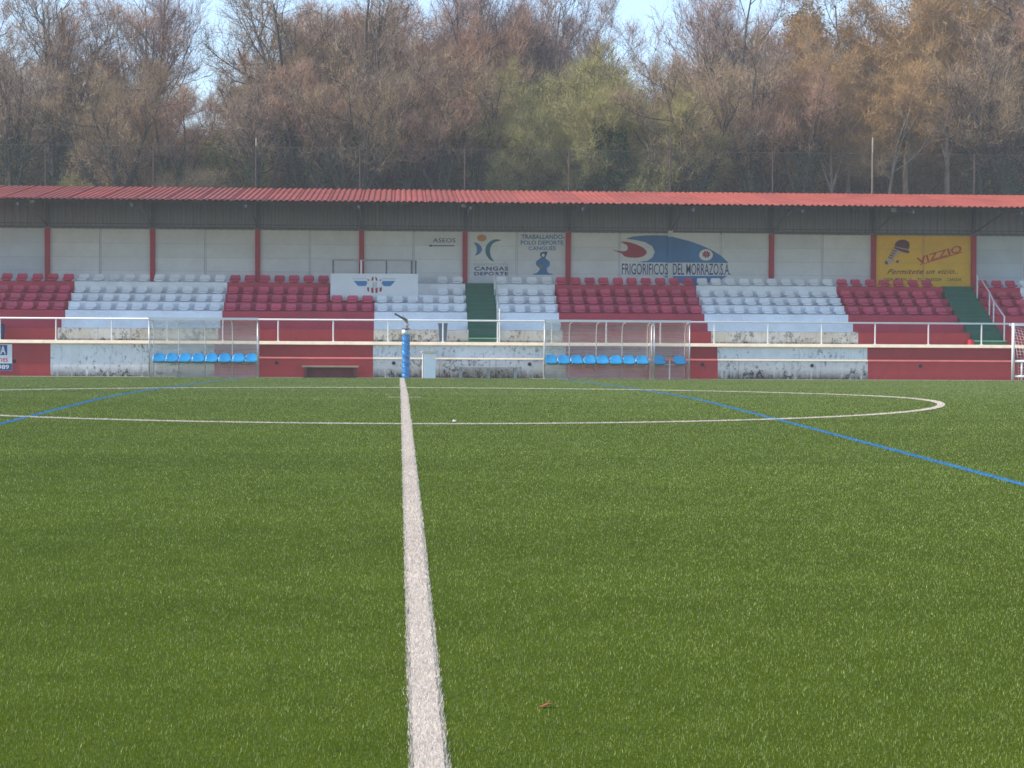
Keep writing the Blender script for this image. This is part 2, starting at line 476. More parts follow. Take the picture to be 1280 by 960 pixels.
# ------------------------------------------------------------------ grandstand
XL, XR = -19.5, 27.5
GS = tag(empty('grandstand', (3.5, W, BASE)), 'long covered grandstand with red corrugated roof and painted concrete terraces', 'grandstand')
XB = [-11.45, -6.14, -0.95, 5.41, 10.47, 15.51]                     # where the paint changes colour
STAIR1 = (at(583, 400, 69.5).x, at(620.5, 400, 69.5).x)
STAIR2 = (at(1213, 420, 67.3).x, at(1254.5, 420, 67.3).x)
WALK = 1.02
LEDGE = 1.125
secs = [(XL, XB[0], 'r'), (XB[0], XB[1], 'w'), (XB[1], XB[2], 'r'), (XB[2], XB[3], 'w'), (XB[3], XB[4], 'r'), (XB[4], XB[5], 'w'), (XB[5], XR, 'r')]
PLX = -6.14 + 1.25                                                   # the plinth starts behind the left dugout
for x0, x1, c in secs:
    fw = MB().box(x0, x1, W, W + 0.25, BASE - 0.3, WALK).build('front_wall', M['red_wall' if c == 'r' else 'white_wall'], GS)
    p0 = max(x0, PLX)
    if p0 < x1:
        pl = MB().prism([(p0, W - 0.09, BASE - 0.3), (p0, W - 0.09, 0.545), (p0, W - 0.055, 0.58), (p0, W - 0.002, 0.59), (p0, W - 0.002, BASE - 0.3)], (x1 - p0, 0, 0))
        pl.build('plinth', M['red_wall' if c == 'r' else 'white_plinth'], GS)
        MB().prism([(p0, W - 0.097, 0.545), (p0, W - 0.097, 0.562), (p0, W - 0.052, 0.605), (p0, W - 0.003, 0.612), (p0, W - 0.003, 0.592), (p0, W - 0.05, 0.582)], (x1 - p0, 0, 0)).build('plinth_ledge', M['coping_red' if c == 'r' else 'coping'], GS)
# coping slabs with a sloping nose, shaped to catch the sun
nsl = 24
for i in range(nsl):
    a0 = XL + (XR - XL) * i / nsl + 0.004; a1 = XL + (XR - XL) * (i + 1) / nsl - 0.004
    MB().prism([(a0, W - 0.10, WALK - 0.005), (a0, W - 0.095, WALK + 0.012), (a0, W + 0.0, LEDGE - 0.008), (a0, W + 0.05, LEDGE), (a0, W + 0.28, LEDGE), (a0, W + 0.28, WALK - 0.005)], (a1 - a0, 0, 0)).build('coping', M['coping'], GS)
MB().box(XL, XR, W + 0.25, W + 1.6, BASE, LEDGE - 0.01).build('walkway', M['walk'], GS)
MB().box(XL, XR, W - 0.55, W + 0.1, BASE - 0.3, BASE + 0.012).build('kerb_strip', M['kerb'], GS)
# terraces: (front depth, top height)
Y0, Z0 = 67.35, 1.535
STEPS = [(68.15, 1.86), (68.9, 2.14), (69.55, 2.45), (70.15, 2.74), (70.85, 3.17)]
BACK = 72.4
tsec = [(XL, XB[0], 'r'), (XB[0], XB[1], 'w'), (XB[1], XB[2], 'r'), (XB[2], STAIR1[0], 'w'), (STAIR1[1], XB[3], 'w'), (XB[3], XB[4], 'r'), (XB[4], XB[5], 'w'), (XB[5], STAIR2[0], 'r'), (STAIR2[1], 22.2, 'r'), (22.2, XR, 'w')]
for x0, x1, c in tsec:
    MB().prism([(x0, Y0, LEDGE - 0.1), (x0, Y0, Z0 - 0.03), (x0, Y0 + 0.03, Z0), (x0, STEPS[0][0] + 0.01, Z0), (x0, STEPS[0][0] + 0.01, LEDGE - 0.1)], (x1 - x0, 0, 0)).build('low_wall', M['red_wall' if c == 'r' else 'white_low'], GS)
    for i, (y, z) in enumerate(STEPS):
        yb = STEPS[i + 1][0] + 0.01 if i + 1 < len(STEPS) else BACK
        MB().prism([(x0, y, z - 0.6), (x0, y, z - 0.02), (x0, y + 0.02, z), (x0, yb, z), (x0, yb, z - 0.6)], (x1 - x0, 0, 0)).build('terrace_step', M['red_step' if c == 'r' else 'white_step'], GS)
# stairs: two treads for each terrace
for s0, s1 in (STAIR1, STAIR2):
    prof = [(66.95, LEDGE + 0.13)]
    lv = [(Y0, Z0)] + STEPS
    zp = LEDGE + 0.13; yp = 66.95
    for y, z in lv:
        prof.append(((yp + y) / 2 + 0.08, (zp + z) / 2)); prof.append((y + 0.08, z)); zp, yp = z, y
    prof = [prof[0]] + [(y, z + 0.012) for y, z in prof[2:]]
    for i, (y, z) in enumerate(prof):
        yb = prof[i + 1][0] if i + 1 < len(prof) else BACK - 0.01
        zb = prof[i - 1][1] if i else LEDGE - 0.02
        MB().box(s0 + 0.003, s1 - 0.003, y, yb + 0.02, zb - 0.25, z).build('stair_tread', M['green'], GS)
        if i:
            MB().box(s0 + 0.004, s1 - 0.004, y - 0.012, y + 0.05, z + 0.001, z + 0.016).build('stair_nosing', M['green_pale'], GS)
        if i == 0:
            MB().prism([(s0, y - 0.02, z - 0.02), (s0, y + 0.02, z + 0.012), (s0, y + 0.06, z + 0.012), (s0, y + 0.06, z - 0.02)], (s1 - s0, 0, 0)).build('stair_nosing', M['green_edge'], GS)
MB().prism([(STAIR2[0] - 0.10, 66.86, LEDGE - 0.01), (STAIR2[0] - 0.10, 66.86, LEDGE + 0.17), (STAIR2[0] - 0.10, 67.34, LEDGE + 0.17), (STAIR2[0] - 0.10, 67.34, LEDGE - 0.01)], (0.10, 0, 0)).build('stair_cheek', M['red_step'], GS)
# back wall of precast planks between red pillars
PX = [at(p, 310, BACK - 0.1).x for p in (59, 190.6, 322, 452, 581.4, 710.5, 838.2, 964.8, 1092.4, 1217.7)]
dxp = (PX[-1] - PX[0]) / 9
PX = [PX[0] - dxp] + PX + [PX[-1] + dxp]
PT = 5.09
bw = MB().box(XL, XR, BACK + 0.03, BACK + 0.16, 2.9, PT + 0.02).build('back_wall', M['joint'], GS)
plank_z = [3.10, 3.60, 4.08, 4.58, PT]
ends = [XL] + PX + [XR]
for b in range(len(ends) - 1):
    x0, x1 = ends[b], ends[b + 1]
    for h in range(2):
        a0 = x0 + (x1 - x0) * h / 2 + (0.09 if h == 0 else 0.035); a1 = x0 + (x1 - x0) * (h + 1) / 2 - (0.09 if h == 1 else 0.035)
        for q in range(4):
            zt = plank_z[q + 1] + (0.10 if (b == 8 and q == 3) else 0)
            dy = random.uniform(-0.004, 0.004)
            mt = M['p_yellow'] if b == 10 else M['panel_blue'] if b in (0, 1) or b >= 11 else M['panel']
            MB().box(a0, a1, BACK + dy, BACK + 0.05, plank_z[q] + 0.004, zt - 0.004).build('panel', mt, bw)
        if h == 0:
            xm = (x0 + x1) / 2
            MB().box(xm - 0.02, xm + 0.02, BACK + 0.022, BACK + 0.05, 3.1, PT - 0.02).build('panel_joint', M['p_yellow'] if b == 10 else M['panel'], bw)
PF = 0.10
for i, x in enumerate(PX):
    white = i == 7
    MB().box(x - 0.088, x + 0.088, BACK - PF, BACK + 0.03, 3.1, PT + (0.10 if white else 0.0)).build('pillar', M['pillar_white' if white else 'pillar'], GS)
# dark corrugated siding above the panels
def corr(x0, x1, f, pitch, depth, mat, name, parent):
    """f(t, off) -> point at t in 0..1 along the sheet, lifted by off"""
    mb = MB(); pts = []
    x = x0
    while x < x1 - 1e-6:
        for fr, o in ((0, 0), (0.34, 0), (0.45, depth), (0.88, depth)):
            xx = x + fr * pitch
            if xx <= x1 + 1e-6: pts.append((xx, o))
        x += pitch
    pts.append((x1, 0))
    for xx, o in pts:
        for t in (0, 1):
            y, z = f(t, o); mb.v.append((xx, y, z))
    for i in range(len(pts) - 1):
        mb.f.append((2 * i, 2 * i + 2, 2 * i + 3, 2 * i + 1))
    return mb.build(name, mat, parent)
sid = MB().box(XL, XR, BACK - 0.02, BACK + 0.03, PT + 0.03, PT + 0.10).build('siding_rail', M['steel'], GS)
nsh = 44
for i in range(nsh):
    a0 = XL + (XR - XL) * i / nsh; a1 = XL + (XR - XL) * (i + 1) / nsh
    corr(a0, a1, lambda t, o: (BACK + 0.06 - o, (PT - 0.0) + t * 1.40), 0.267, 0.03, M['siding'], 'siding_sheet', sid)
MB().box(XL, XR, BACK - 0.01, BACK + 0.025, PT + 0.17, PT + 0.20).build('siding_trim', M['steel'], GS)
# roof
RF, RB, ZF, ZB = 66.6, 72.85, 5.79, 6.63
def roof_z(y):
    return ZF + (ZB - ZF) * (y - RF) / (RB - RF)
rf = MB()
for k in range(5):
    y = RF + 0.75 + k * 1.3
    rf.box(XL, XR, y, y + 0.06, roof_z(y) - 0.13, roof_z(y) - 0.045)
rf = rf.build('purlin_frame', M['steel'], GS)
nrs = 44
for i in range(nrs):
    a0 = XL + (XR - XL) * i / nrs; a1 = XL + (XR - XL) * (i + 1) / nrs
    corr(a0, a1, lambda t, o: (RF + t * (RB - RF), ZF - 0.03 + o + t * (ZB - ZF)), 0.1942, 0.038, M['roof'], 'roof_sheet', rf)
for i, x in enumerate(PX):
    MB().box(x - 0.05, x + 0.05, BACK - 0.12, BACK - 0.02, PT + 0.101, roof_z(BACK) - 0.15).build('roof_post', M['steel'], GS)
    MB().prism([(x - 0.04, RF + 0.1, roof_z(RF + 0.1) - 0.16), (x - 0.04, RF + 0.1, roof_z(RF + 0.1) - 0.27), (x - 0.04, BACK - 0.12, roof_z(BACK - 0.12) - 0.33), (x - 0.04, BACK - 0.12, roof_z(BACK - 0.12) - 0.16)], (0.08, 0, 0)).build('rafter', M['steel'], GS)
    MB().tube([(x, BACK - 0.13, PT + 0.12), (x, 68.2, roof_z(68.2) - 0.22)], 0.03, 6).build('brace', M['steel'], GS)
for p, q in ((40, 251.5), (580, 257), (1117, 263)):
    c = at(p, q, 67.6)
    lamp = MB().tube([(c.x, 67.5, c.z + 0.13), (c.x, 67.6, c.z)], [0.05, 0.11], 10).build('flood_lamp', M['p_grey'], GS)
# drain holes in the front wall: solid dark stubs paint the shade inside
for p, q in ((18, 451.5), (345.7, 453.6), (492, 453.8), (662, 455.2), (877.7, 455.8), (1015, 457), (1150.5, 457.5)):
    yb = W - (0.09 if p > 330 else 0.0)
    c = at(p, q, yb)
    MB().tube([(c.x, yb + 0.02, c.z), (c.x, yb - 0.012, c.z)], 0.062, 14).build('drain_hole', M['dark'], GS)

# ------------------------------------------------------------------ lettering and painted signs on the back wall
def text_mesh(name, s, bl, br, tl, mat, parent, Y, shear=0.0, bold=0.0, space=1.0, fit=True):
    """lettering stretched into the quad bottom-left, bottom-right, top-left (photo pixels on the plane Y)"""
    cu = bpy.data.curves.new(name, 'FONT')
    cu.body = s; cu.shear = shear; cu.offset = bold; cu.space_character = space; cu.resolution_u = 3
    tmp = bpy.data.objects.new(name, cu); COL.objects.link(tmp)
    bpy.context.view_layer.update()
    me = bpy.data.meshes.new_from_object(tmp.evaluated_get(bpy.context.evaluated_depsgraph_get()))
    bpy.data.objects.remove(tmp); bpy.data.curves.remove(cu)
    co = np.empty(len(me.vertices) * 3); me.vertices.foreach_get('co', co); co = co.reshape(-1, 3)
    mn, mx = co.min(0), co.max(0)
    A, B, C = at(*bl, Y), at(*br, Y), at(*tl, Y)
    u = (co[:, 0] - mn[0]) / (mx[0] - mn[0]); v = (co[:, 1] - mn[1]) / (mx[1] - mn[1])
    P = np.array(A)[None] + u[:, None] * np.array(B - A)[None] + v[:, None] * np.array(C - A)[None]
    P[:, 1] = Y
    P -= np.array(wloc(parent))[None]
    me.vertices.foreach_set('co', P.ravel().astype(np.float32)); me.update()
    me.materials.clear(); me.materials.append(mat); me.name = name
    o = bpy.data.objects.new(name, me); COL.objects.link(o); o.parent = parent
    o['kind'] = 'stuff'
    return o

def paint(name, pts, mat, parent, Y, scale=None):
    """flat painted shape on the plane Y, thin as a coat of paint"""
    if scale:
        ox, oy, k = scale
        pts = [(ox + x / k, oy + y / k) for x, y in pts]
    P = [at(x, y, Y) for x, y in pts]
    return MB().prism([(p.x, Y, p.z) for p in P], (0, 0.002, 0)).build(name, mat, parent)

def smooth_pts(pts, n=5):
    P = np.array(pts, float); out = []
    m = len(P)
    for i in range(m):
        p0, p1, p2, p3 = P[i - 1], P[i], P[(i + 1) % m], P[(i + 2) % m]
        for t in np.linspace(0, 1, n, endpoint=False):
            out.append(tuple(0.5 * ((2 * p1) + (-p0 + p2) * t + (2 * p0 - 5 * p1 + 4 * p2 - p3) * t * t + (-p0 + 3 * p1 - 3 * p2 + p3) * t ** 3)))
    return out
def ell(cx, cy, rx, ry, n=24, rot=0.0):
    return [(cx + rx * math.cos(a) * math.cos(rot) - ry * math.sin(a) * math.sin(rot), cy + rx * math.cos(a) * math.sin(rot) + ry * math.sin(a) * math.cos(rot)) for a in np.linspace(0, 2 * math.pi, n, endpoint=False)]

SY = BACK - 0.008
S7 = (520, 280, 6.4); S8 = (750, 280, 7.111); SV = (1080, 285, 8.533)
def q7(x, y): return (520 + x / 6.4, 280 + y / 6.4)
def q8(x, y): return (750 + x / 7.111, 280 + y / 7.111)
def qv(x, y): return (1080 + x / 8.533, 285 + y / 8.533)
# toilets arrow
sg = text_mesh('sign_lettering', 'ASEOS', q7(135, 148), q7(316, 148), q7(135, 114), M['p_black'], GS, SY, bold=0.005)
tag(sg, 'black stencilled toilet sign with arrow pointing left')
paint('arrow', [(98, 174), (125, 164), (125, 170), (306, 170), (306, 178), (125, 178), (125, 184)], M['p_black'], sg, SY - 0.003, S7)
# foundation emblem
sg = paint('painted_emblem', ell(527, 112, 38, 27), M['p_orange'], GS, SY, S7)
tag(sg, 'painted emblem of orange ball and two blue curves above dark lettering')
paint('emblem_curve', smooth_pts([(462, 148), (490, 153), (515, 172), (528, 200), (520, 222), (505, 240), (472, 250), (485, 225), (486, 195), (478, 170)]), M['p_blue'], sg, SY, S7)
paint('emblem_curve', smooth_pts([(680, 130), (640, 122), (600, 135), (568, 165), (555, 205), (562, 245), (585, 280), (614, 298), (622, 295), (600, 260), (592, 215), (602, 175), (625, 148), (655, 138)]), M['p_teal'], sg, SY, S7)
text_mesh('lettering', 'FUNDACION', q7(466, 332), q7(738, 332), q7(466, 314), M['p_grey'], sg, SY, space=1.2)
paint('lettering', [(700, 308), (712, 302), (716, 305), (704, 311)], M['p_grey'], sg, SY, S7)
text_mesh('lettering', 'CANGAS', q7(466, 373), q7(738, 373), q7(466, 340), M['p_navy'], sg, SY, bold=0.035, space=1.15)
text_mesh('lettering', 'DEPORTE', q7(466, 412), q7(738, 412), q7(466, 382), M['p_navy'], sg, SY, bold=0.03, space=1.1)
# slogan and blue figure
sg = text_mesh('sign_lettering', 'TRABALLANDO-', q7(843, 121), q7(1188, 121), q7(843, 84), M['p_blue'], GS, SY, bold=0.02)
tag(sg, 'blue painted slogan above a small blue figure')
text_mesh('lettering', 'POLO DEPORTE', q7(838, 166), q7(1178, 166), q7(838, 132), M['p_blue'], sg, SY, bold=0.02)
text_mesh('lettering', 'CANGUÉS', q7(900, 210), q7(1118, 210), q7(900, 172), M['p_blue'], sg, SY, bold=0.02)
paint('painted_figure', smooth_pts([(1003, 268), (985, 280), (962, 300), (960, 322), (975, 343), (990, 352), (985, 372), (965, 392), (942, 400), (940, 406), (1088, 406), (1085, 398), (1062, 394), (1050, 375), (1048, 352), (1065, 338), (1072, 312), (1062, 294), (1042, 280), (1032, 266)], 3), M['p_blue'], sg, SY, S7)
paint('painted_figure', ell(1018, 246, 26, 24), M['p_navy'], sg, SY - 0.003, S7)
paint('painted_figure', ell(1018, 250, 12, 13), M['panel'], sg, SY - 0.006, S7)
paint('painted_figure', [(1018, 226), (1040, 218), (1052, 222), (1046, 246), (1034, 242)], M['p_navy'], sg, SY - 0.0045, S7)
paint('painted_figure', [(988, 352), (1004, 300), (1024, 352)], M['p_teal'], sg, SY - 0.003, S7)
paint('painted_figure', [(995, 350), (1004, 318), (1014, 350)], M['p_orange'], sg, SY - 0.006, S7)
# fish of the cold stores
FY = SY
sg = paint('painted_fish', [(228, 131), (300, 110), (420, 101), (520, 100), (612, 104), (700, 128), (800, 153), (900, 189), (1000, 234), (1080, 285), (1142, 346), (326, 340), (420, 327), (466, 296), (488, 250), (466, 200), (405, 162), (310, 141)], M['p_blue'], GS, FY, S8)
tag(sg, 'painted blue fish with red tail and white eye over narrow lettering')
paint('fish_tail', smooth_pts([(183, 158), (260, 163), (330, 185), (390, 215), (416, 248), (400, 277), (350, 297), (280, 299), (220, 287), (185, 258), (108, 230), (175, 240), (228, 240), (248, 215), (234, 184)], 3), M['p_red'], sg, FY - 0.002, S8)
paint('fish_belly', [(556, 462), (1132, 462), (1085, 490), (1010, 512), (900, 540), (870, 560), (800, 560), (700, 516), (640, 490)], M['p_blue'], sg, FY, S8)
paint('fish_eye', ell(942, 275, 61, 50), M['p_white'], sg, FY - 0.003, S8)
for k in range(8):
    a = k * math.pi / 4 + 0.3
    paint('fish_pupil', ell(945 + 24 * math.cos(a), 269 + 20 * math.sin(a), 14, 8, 10, a), M['p_red'], sg, FY - 0.006, S8)
paint('fish_pupil', ell(945, 269, 8, 7, 10), M['p_red'], sg, FY - 0.006, S8)
text_mesh('lettering', 'FRIGORIFICOS', q8(195, 449), q8(602, 451), q8(195, 350), M['p_navy'], sg, FY - 0.004, bold=0.004)
text_mesh('lettering', 'DEL MORRAZO.S.A.', q8(648, 452), q8(1158, 453), q8(648, 350), M['p_navy'], sg, FY - 0.004, bold=0.004)
# pillar in the middle of the fish: same blue up to its edge
xw = PX[7]
pz0, pz1 = at(838, 328.5, BACK - PF).z, at(838, 296, BACK - PF).z
MB().box(xw - 0.089, xw + 0.089, BACK - PF - 0.003, BACK - 0.03, pz0, pz1).build('fish_pillar_band', M['p_blue'], sg)
# yellow advert
sg = text_mesh('sign_lettering', 'VIZZIO', qv(592, 388), qv(1058, 250), qv(556, 318), M['p_brightred'], GS, SY, shear=0.15, bold=0.02)
tag(sg, 'red slanted lettering with script slogan on a yellow painted bay')
paint('underline', [(592, 398), (596, 388), (1050, 252), (1052, 262)], M['p_brightred'], sg, SY, SV)
text_mesh('lettering', 'Permitete un vicio..', qv(245, 494), qv(1000, 490), qv(252, 438), M['p_brown'], sg, SY, shear=0.4, bold=0.012, space=1.1)
text_mesh('lettering', 'AVDA. MARIN, 12  -  TEL. 986302204  -  CANGAS', qv(206, 568), qv(1040, 572), qv(206, 530), M['p_brown'], sg, SY, bold=0.01)
paint('hat', smooth_pts([(330, 195), (345, 150), (390, 126), (440, 128), (478, 152), (486, 190), (470, 226), (400, 212)]), M['p_brown'], sg, SY, SV)
paint('hat_brim', smooth_pts([(328, 203), (400, 222), (476, 240), (478, 268), (430, 262), (370, 240), (322, 216)]), M['p_brown'], sg, SY - 0.004, SV)
paint('hat_band', [(334, 196), (472, 228), (470, 236), (330, 204)], M['p_skin'], sg, SY - 0.003, SV)
paint('shape', smooth_pts([(320, 222), (385, 240), (392, 262), (350, 290), (310, 330), (330, 352), (300, 372), (250, 378), (248, 345), (270, 300), (300, 250)]), M['p_skin'], sg, SY, SV)
for k in range(4):
    x, y = 302 - k * 14, 232 + k * 24
    paint('stripe', [(x, y), (x + 48, y + 16), (x + 44, y + 27), (x - 6, y + 11)], M['p_brown'], sg, SY - 0.003, SV)
paint('shape', ell(238, 370, 16, 22, 14, -0.4), M['p_black'], sg, SY - 0.002, SV)
paint('shape', ell(357, 358, 14, 16, 14, 0.5), M['p_brown'], sg, SY - 0.002, SV)
# ghost of an old advert in the far left bay
sg = text_mesh('faded_lettering', 'ES', (6, 303), (24, 303), (6, 294), M['p_faded'], GS, SY)
tag(sg, 'faded remains of old painted letters')
text_mesh('lettering', 'TO', (4, 344), (18, 344), (4, 335), M['p_faded'], sg, SY)

# ------------------------------------------------------------------ railing on the walkway
RY = W + 0.10
R = tag(empty('walkway_railing', (3.5, RY, LEDGE)), 'white tubular railing along the front edge of the walkway', 'railing')
zr = (at(60, 397.8, RY).z + at(1240, 404.6, RY).z) / 2
MB().tube([(XL, RY, zr), (XR, RY, zr)], 0.030, 10).build('top_rail', M['rail'], R, True)
p0, p1 = at(70, 410, RY).x, at(1227, 410, RY).x
sp = (p1 - p0) / 17
for k in range(-1, 21):
    x = p0 + k * sp
    m = MB().tube([(x, RY, LEDGE - 0.01), (x, RY, zr - 0.02)], 0.024, 8)
    m.box(x - 0.05, x + 0.05, RY - 0.05, RY + 0.05, LEDGE, LEDGE + 0.012)
    m.build('post', M['rail'], R)

# stair handrails
def handrail(x, label, posts):
    h = tag(empty('stair_handrail', (x, 67.2, LEDGE)), label, 'handrail')
    top = []
    for y, zb, zt in posts:
        MB().tube([(x, y, zb), (x, y, zt)], 0.025, 8).build('post', M['rail'], h)
        top.append((x, y, zt))
    MB().tube(top, 0.027, 8).build('rail', M['rail'], h)
    return h
handrail(STAIR2[1] + 0.02, 'white sloping handrail beside the right green stairs', [(67.30, LEDGE, 2.09), (68.55, 1.80, 2.62), (69.05, 2.05, 2.95), (70.55, 2.75, 3.65)])
handrail(STAIR1[1] - 0.02, 'thin white handrail beside the middle green stairs', [(66.9, LEDGE, 2.15), (68.5, 1.86, 2.72), (70.6, 2.74, 3.62)])

# ------------------------------------------------------------------ seats
def seat_mesh(name, mat, wid=0.375, hgt=0.265, deep=0.31, rnd=0.5):
    """one-piece plastic shell: rolled front lip, dished pan, low rounded back"""
    prof = [(-0.50, 0.05, 0.90), (-0.52, 0.22, 0.94), (-0.44, 0.31, 0.97), (-0.20, 0.27, 0.98), (0.10, 0.25, 0.98), (0.27, 0.30, 1.0), (0.36, 0.50, 1.0), (0.42, 0.72, 0.97), (0.455, 0.87, 0.92), (0.475, 0.95, 0.82), (0.485, 0.99, 0.66), (0.49, 1.0, 0.5)]
    if rnd > 0.7:
        prof = [(y, z, k if z < 0.45 else math.sqrt(max(0.12, 1 - ((z - 0.45) / 0.58) ** 2))) for y, z, k in prof]
    nu = 9
    V, Fc = [], []
    for side in (0, 1):
        for (y, z, k) in prof:
            for i in range(nu):
                t = i / (nu - 1) * 2 - 1
                dish = 0.045 * (t * t) * (1 if z < 0.6 else 0.3)
                fwd = -0.05 * t * t if z > 0.45 else 0
                off = 0.012 if side else 0
                V.append((t * wid / 2 * k, y * deep + fwd * deep + (off if z > 0.4 else 0), z * hgt + dish * hgt * 2 - (off if z <= 0.4 else 0)))
    m = len(prof)
    idx = lambda s, j, i: s * m * nu + j * nu + i
    for j in range(m - 1):
        for i in range(nu - 1):
            Fc.append((idx(0, j, i), idx(0, j, i + 1), idx(0, j + 1, i + 1), idx(0, j + 1, i)))
            Fc.append((idx(1, j, i), idx(1, j + 1, i), idx(1, j + 1, i + 1), idx(1, j, i + 1)))
        for i in (0, nu - 1):
            q = (idx(0, j, i), idx(0, j + 1, i), idx(1, j + 1, i), idx(1, j, i))
            Fc.append(q if i == 0 else q[::-1])
    for j in (0, m - 1):
        for i in range(nu - 1):
            q = (idx(0, j, i), idx(1, j, i), idx(1, j, i + 1), idx(0, j, i + 1))
            Fc.append(q if j == 0 else q[::-1])
    b = len(V)                                   # fixing block under the pan
    x0, x1, y0, y1, z1 = -wid * 0.30, wid * 0.30, -deep * 0.25, deep * 0.25, hgt * 0.24
    V += [(x0, y0, 0), (x1, y0, 0), (x1, y1, 0), (x0, y1, 0), (x0, y0, z1), (x1, y0, z1), (x1, y1, z1), (x0, y1, z1)]
    Fc += [tuple(b + i for i in q) for q in ((0, 1, 5, 4), (1, 2, 6, 5), (2, 3, 7, 6), (3, 0, 4, 7))]
    me = bpy.data.meshes.new(name); me.from_pydata(V, [], Fc); me.materials.append(mat)
    me.polygons.foreach_set('use_smooth', [True] * len(me.polygons))
    return me
SM = {'r': seat_mesh('red_seat_shell', M['seat_red']), 'w': seat_mesh('white_seat_shell', M['seat_white'])}
ORD = ['first', 'second', 'third', 'fourth', 'fifth', 'sixth', 'seventh', 'eighth', 'ninth', 'tenth']
ROWN = ['bottom row', 'second row up', 'third row up', 'top row']
PIT = 0.531
blocks = [
    (XB[0] - 6 * PIT, XB[0], 6, 'r', 'red block at left edge', 'right', None),
    (XB[0], XB[1], 10, 'w', 'far left white block', 'left', None),
    (XB[1], XB[2], 10, 'r', 'red block beside crest board', 'left', lambda r, i: r < 2 or i < 7),
    (XB[2], STAIR1[0], 6, 'w', 'white block left of middle stairs', 'left', lambda r, i: r < 2 or i >= 4),
    (STAIR1[1], XB[3], 4, 'w', 'white block right of middle stairs', 'left', None),
    (XB[3], XB[4], 10, 'r', 'red block below the fish', 'left', None),
    (XB[4], XB[5], 10, 'w', 'white block right of the fish', 'left', None),
    (XB[5], XB[5] + 7 * 0.517, 7, 'r', 'red block below yellow sign', 'left', None),
    (STAIR2[1] + 0.12, 22.2, 3, 'r', 'red block right of stairs', 'left', None),
    (22.2, 23.25, 2, 'w', 'white block at right edge', 'left', None)]
for x0, x1, n, c, bn, side, ok in blocks:
    for r in range(4):
        yy, zz = STEPS[r + 1]
        for i in range(n):
            if ok and not ok(r, i):
                continue
            x = x0 + (x1 - x0) * (i + 0.5) / n
            if abs(x - 22.2) > 0 and x > 22.2 and at(1280, 370, yy).x + 0.3 < x:
                continue
            if at(0, 370, yy).x - 0.3 > x:
                continue
            o = bpy.data.objects.new('stadium_seat', SM[c]); COL.objects.link(o)
            o.location = (x + random.uniform(-0.012, 0.012), yy + 0.24, zz)
            o.rotation_euler = (random.uniform(-0.03, 0.03), 0, random.uniform(-0.05, 0.05))
            kx = i if side == 'left' else n - 1 - i
            tag(o, f"{'red' if c == 'r' else 'white'} plastic seat, {ROWN[r]}, {ORD[kx]} from {side} in {bn}", 'seat', f'seats of the {bn}')

# ------------------------------------------------------------------ crest board on its viewing platform
BY = 70.10
A, B_ = at(413, 375.5, BY), at(522.5, 342.5, BY)
PB = tag(empty('viewing_platform', ((A.x + B_.x) / 2, BY, A.z)), 'white boarded viewing platform with winged crest and thin handrail', 'platform')
MB().box(A.x, B_.x, BY, BY + 0.04, A.z, B_.z).build('board', M['board'], PB)
MB().box(A.x, A.x + 0.04, BY + 0.041, 71.9, A.z, B_.z).build('side_board', M['board'], PB)
MB().box(B_.x - 0.04, B_.x, BY + 0.041, 71.9, A.z, B_.z).build('side_board', M['board'], PB)
MB().box(A.x + 0.041, B_.x - 0.041, BY + 0.041, 71.9, A.z + 0.3, A.z + 0.36).build('deck', M['concrete'], PB)
zt = at(450, 325.2, BY).z
for p in (416.5, 451.5, 483, 514.5, 519.7):
    x = at(p, 333, BY + 0.08).x
    MB().box(x - 0.028, x + 0.028, BY + 0.05, BY + 0.10, B_.z - 0.3, zt).build('post', M['steel' if p != 451.5 else 'galv'], PB)
MB().tube([(A.x + 0.08, BY + 0.075, zt), (B_.x - 0.08, BY + 0.075, zt)], 0.022, 8).build('handrail', M['galv'], PB)
CY = BY - 0.004
SC = (440, 335, 21.333)
cr = paint('crest', ell(600, 460, 205, 215, 30), M['p_white'], PB, CY, SC)
tag(cr, 'round red and white striped crest between two blue wings')
for pts in ([(45, 345), (380, 345), (412, 385), (370, 480), (165, 480)], [(820, 345), (1155, 345), (1025, 485), (845, 485), (785, 405)]):
    paint('wing', pts, M['p_blue'], cr, CY, SC)
paint('wing_line', [(0, 286), (400, 282), (400, 292), (0, 294)], M['p_grey'], cr, CY - 0.002, SC)
paint('wing_line', [(800, 282), (1190, 286), (1150, 300), (800, 292)], M['p_grey'], cr, CY - 0.002, SC)
for pts in ([(545, 235), (578, 232), (570, 335), (512, 338)], [(620, 232), (650, 240), (686, 338), (632, 335)], [(400, 305), (455, 300), (450, 345), (425, 340)], [(735, 345), (745, 305), (790, 308), (770, 345)],
            [(400, 515), (455, 515), (455, 640), (415, 620)], [(510, 520), (575, 535), (575, 672), (515, 660)], [(620, 535), (686, 520), (682, 660), (625, 672)], [(735, 520), (800, 515), (785, 625), (735, 640)]):
    paint('crest_stripe', pts, M['p_red'], cr, CY - 0.003, SC)
paint('crest_shield', [(540, 370), (655, 370), (655, 510), (600, 545), (540, 510)], M['p_faded'], cr, CY - 0.003, SC)
paint('crest_letters', [(560, 390), (575, 390), (575, 500), (560, 500)], M['p_grey'], cr, CY - 0.005, SC)
paint('crest_letters', [(645, 380), (655, 380), (655, 505), (645, 505)], M['p_red'], cr, CY - 0.0055, SC)

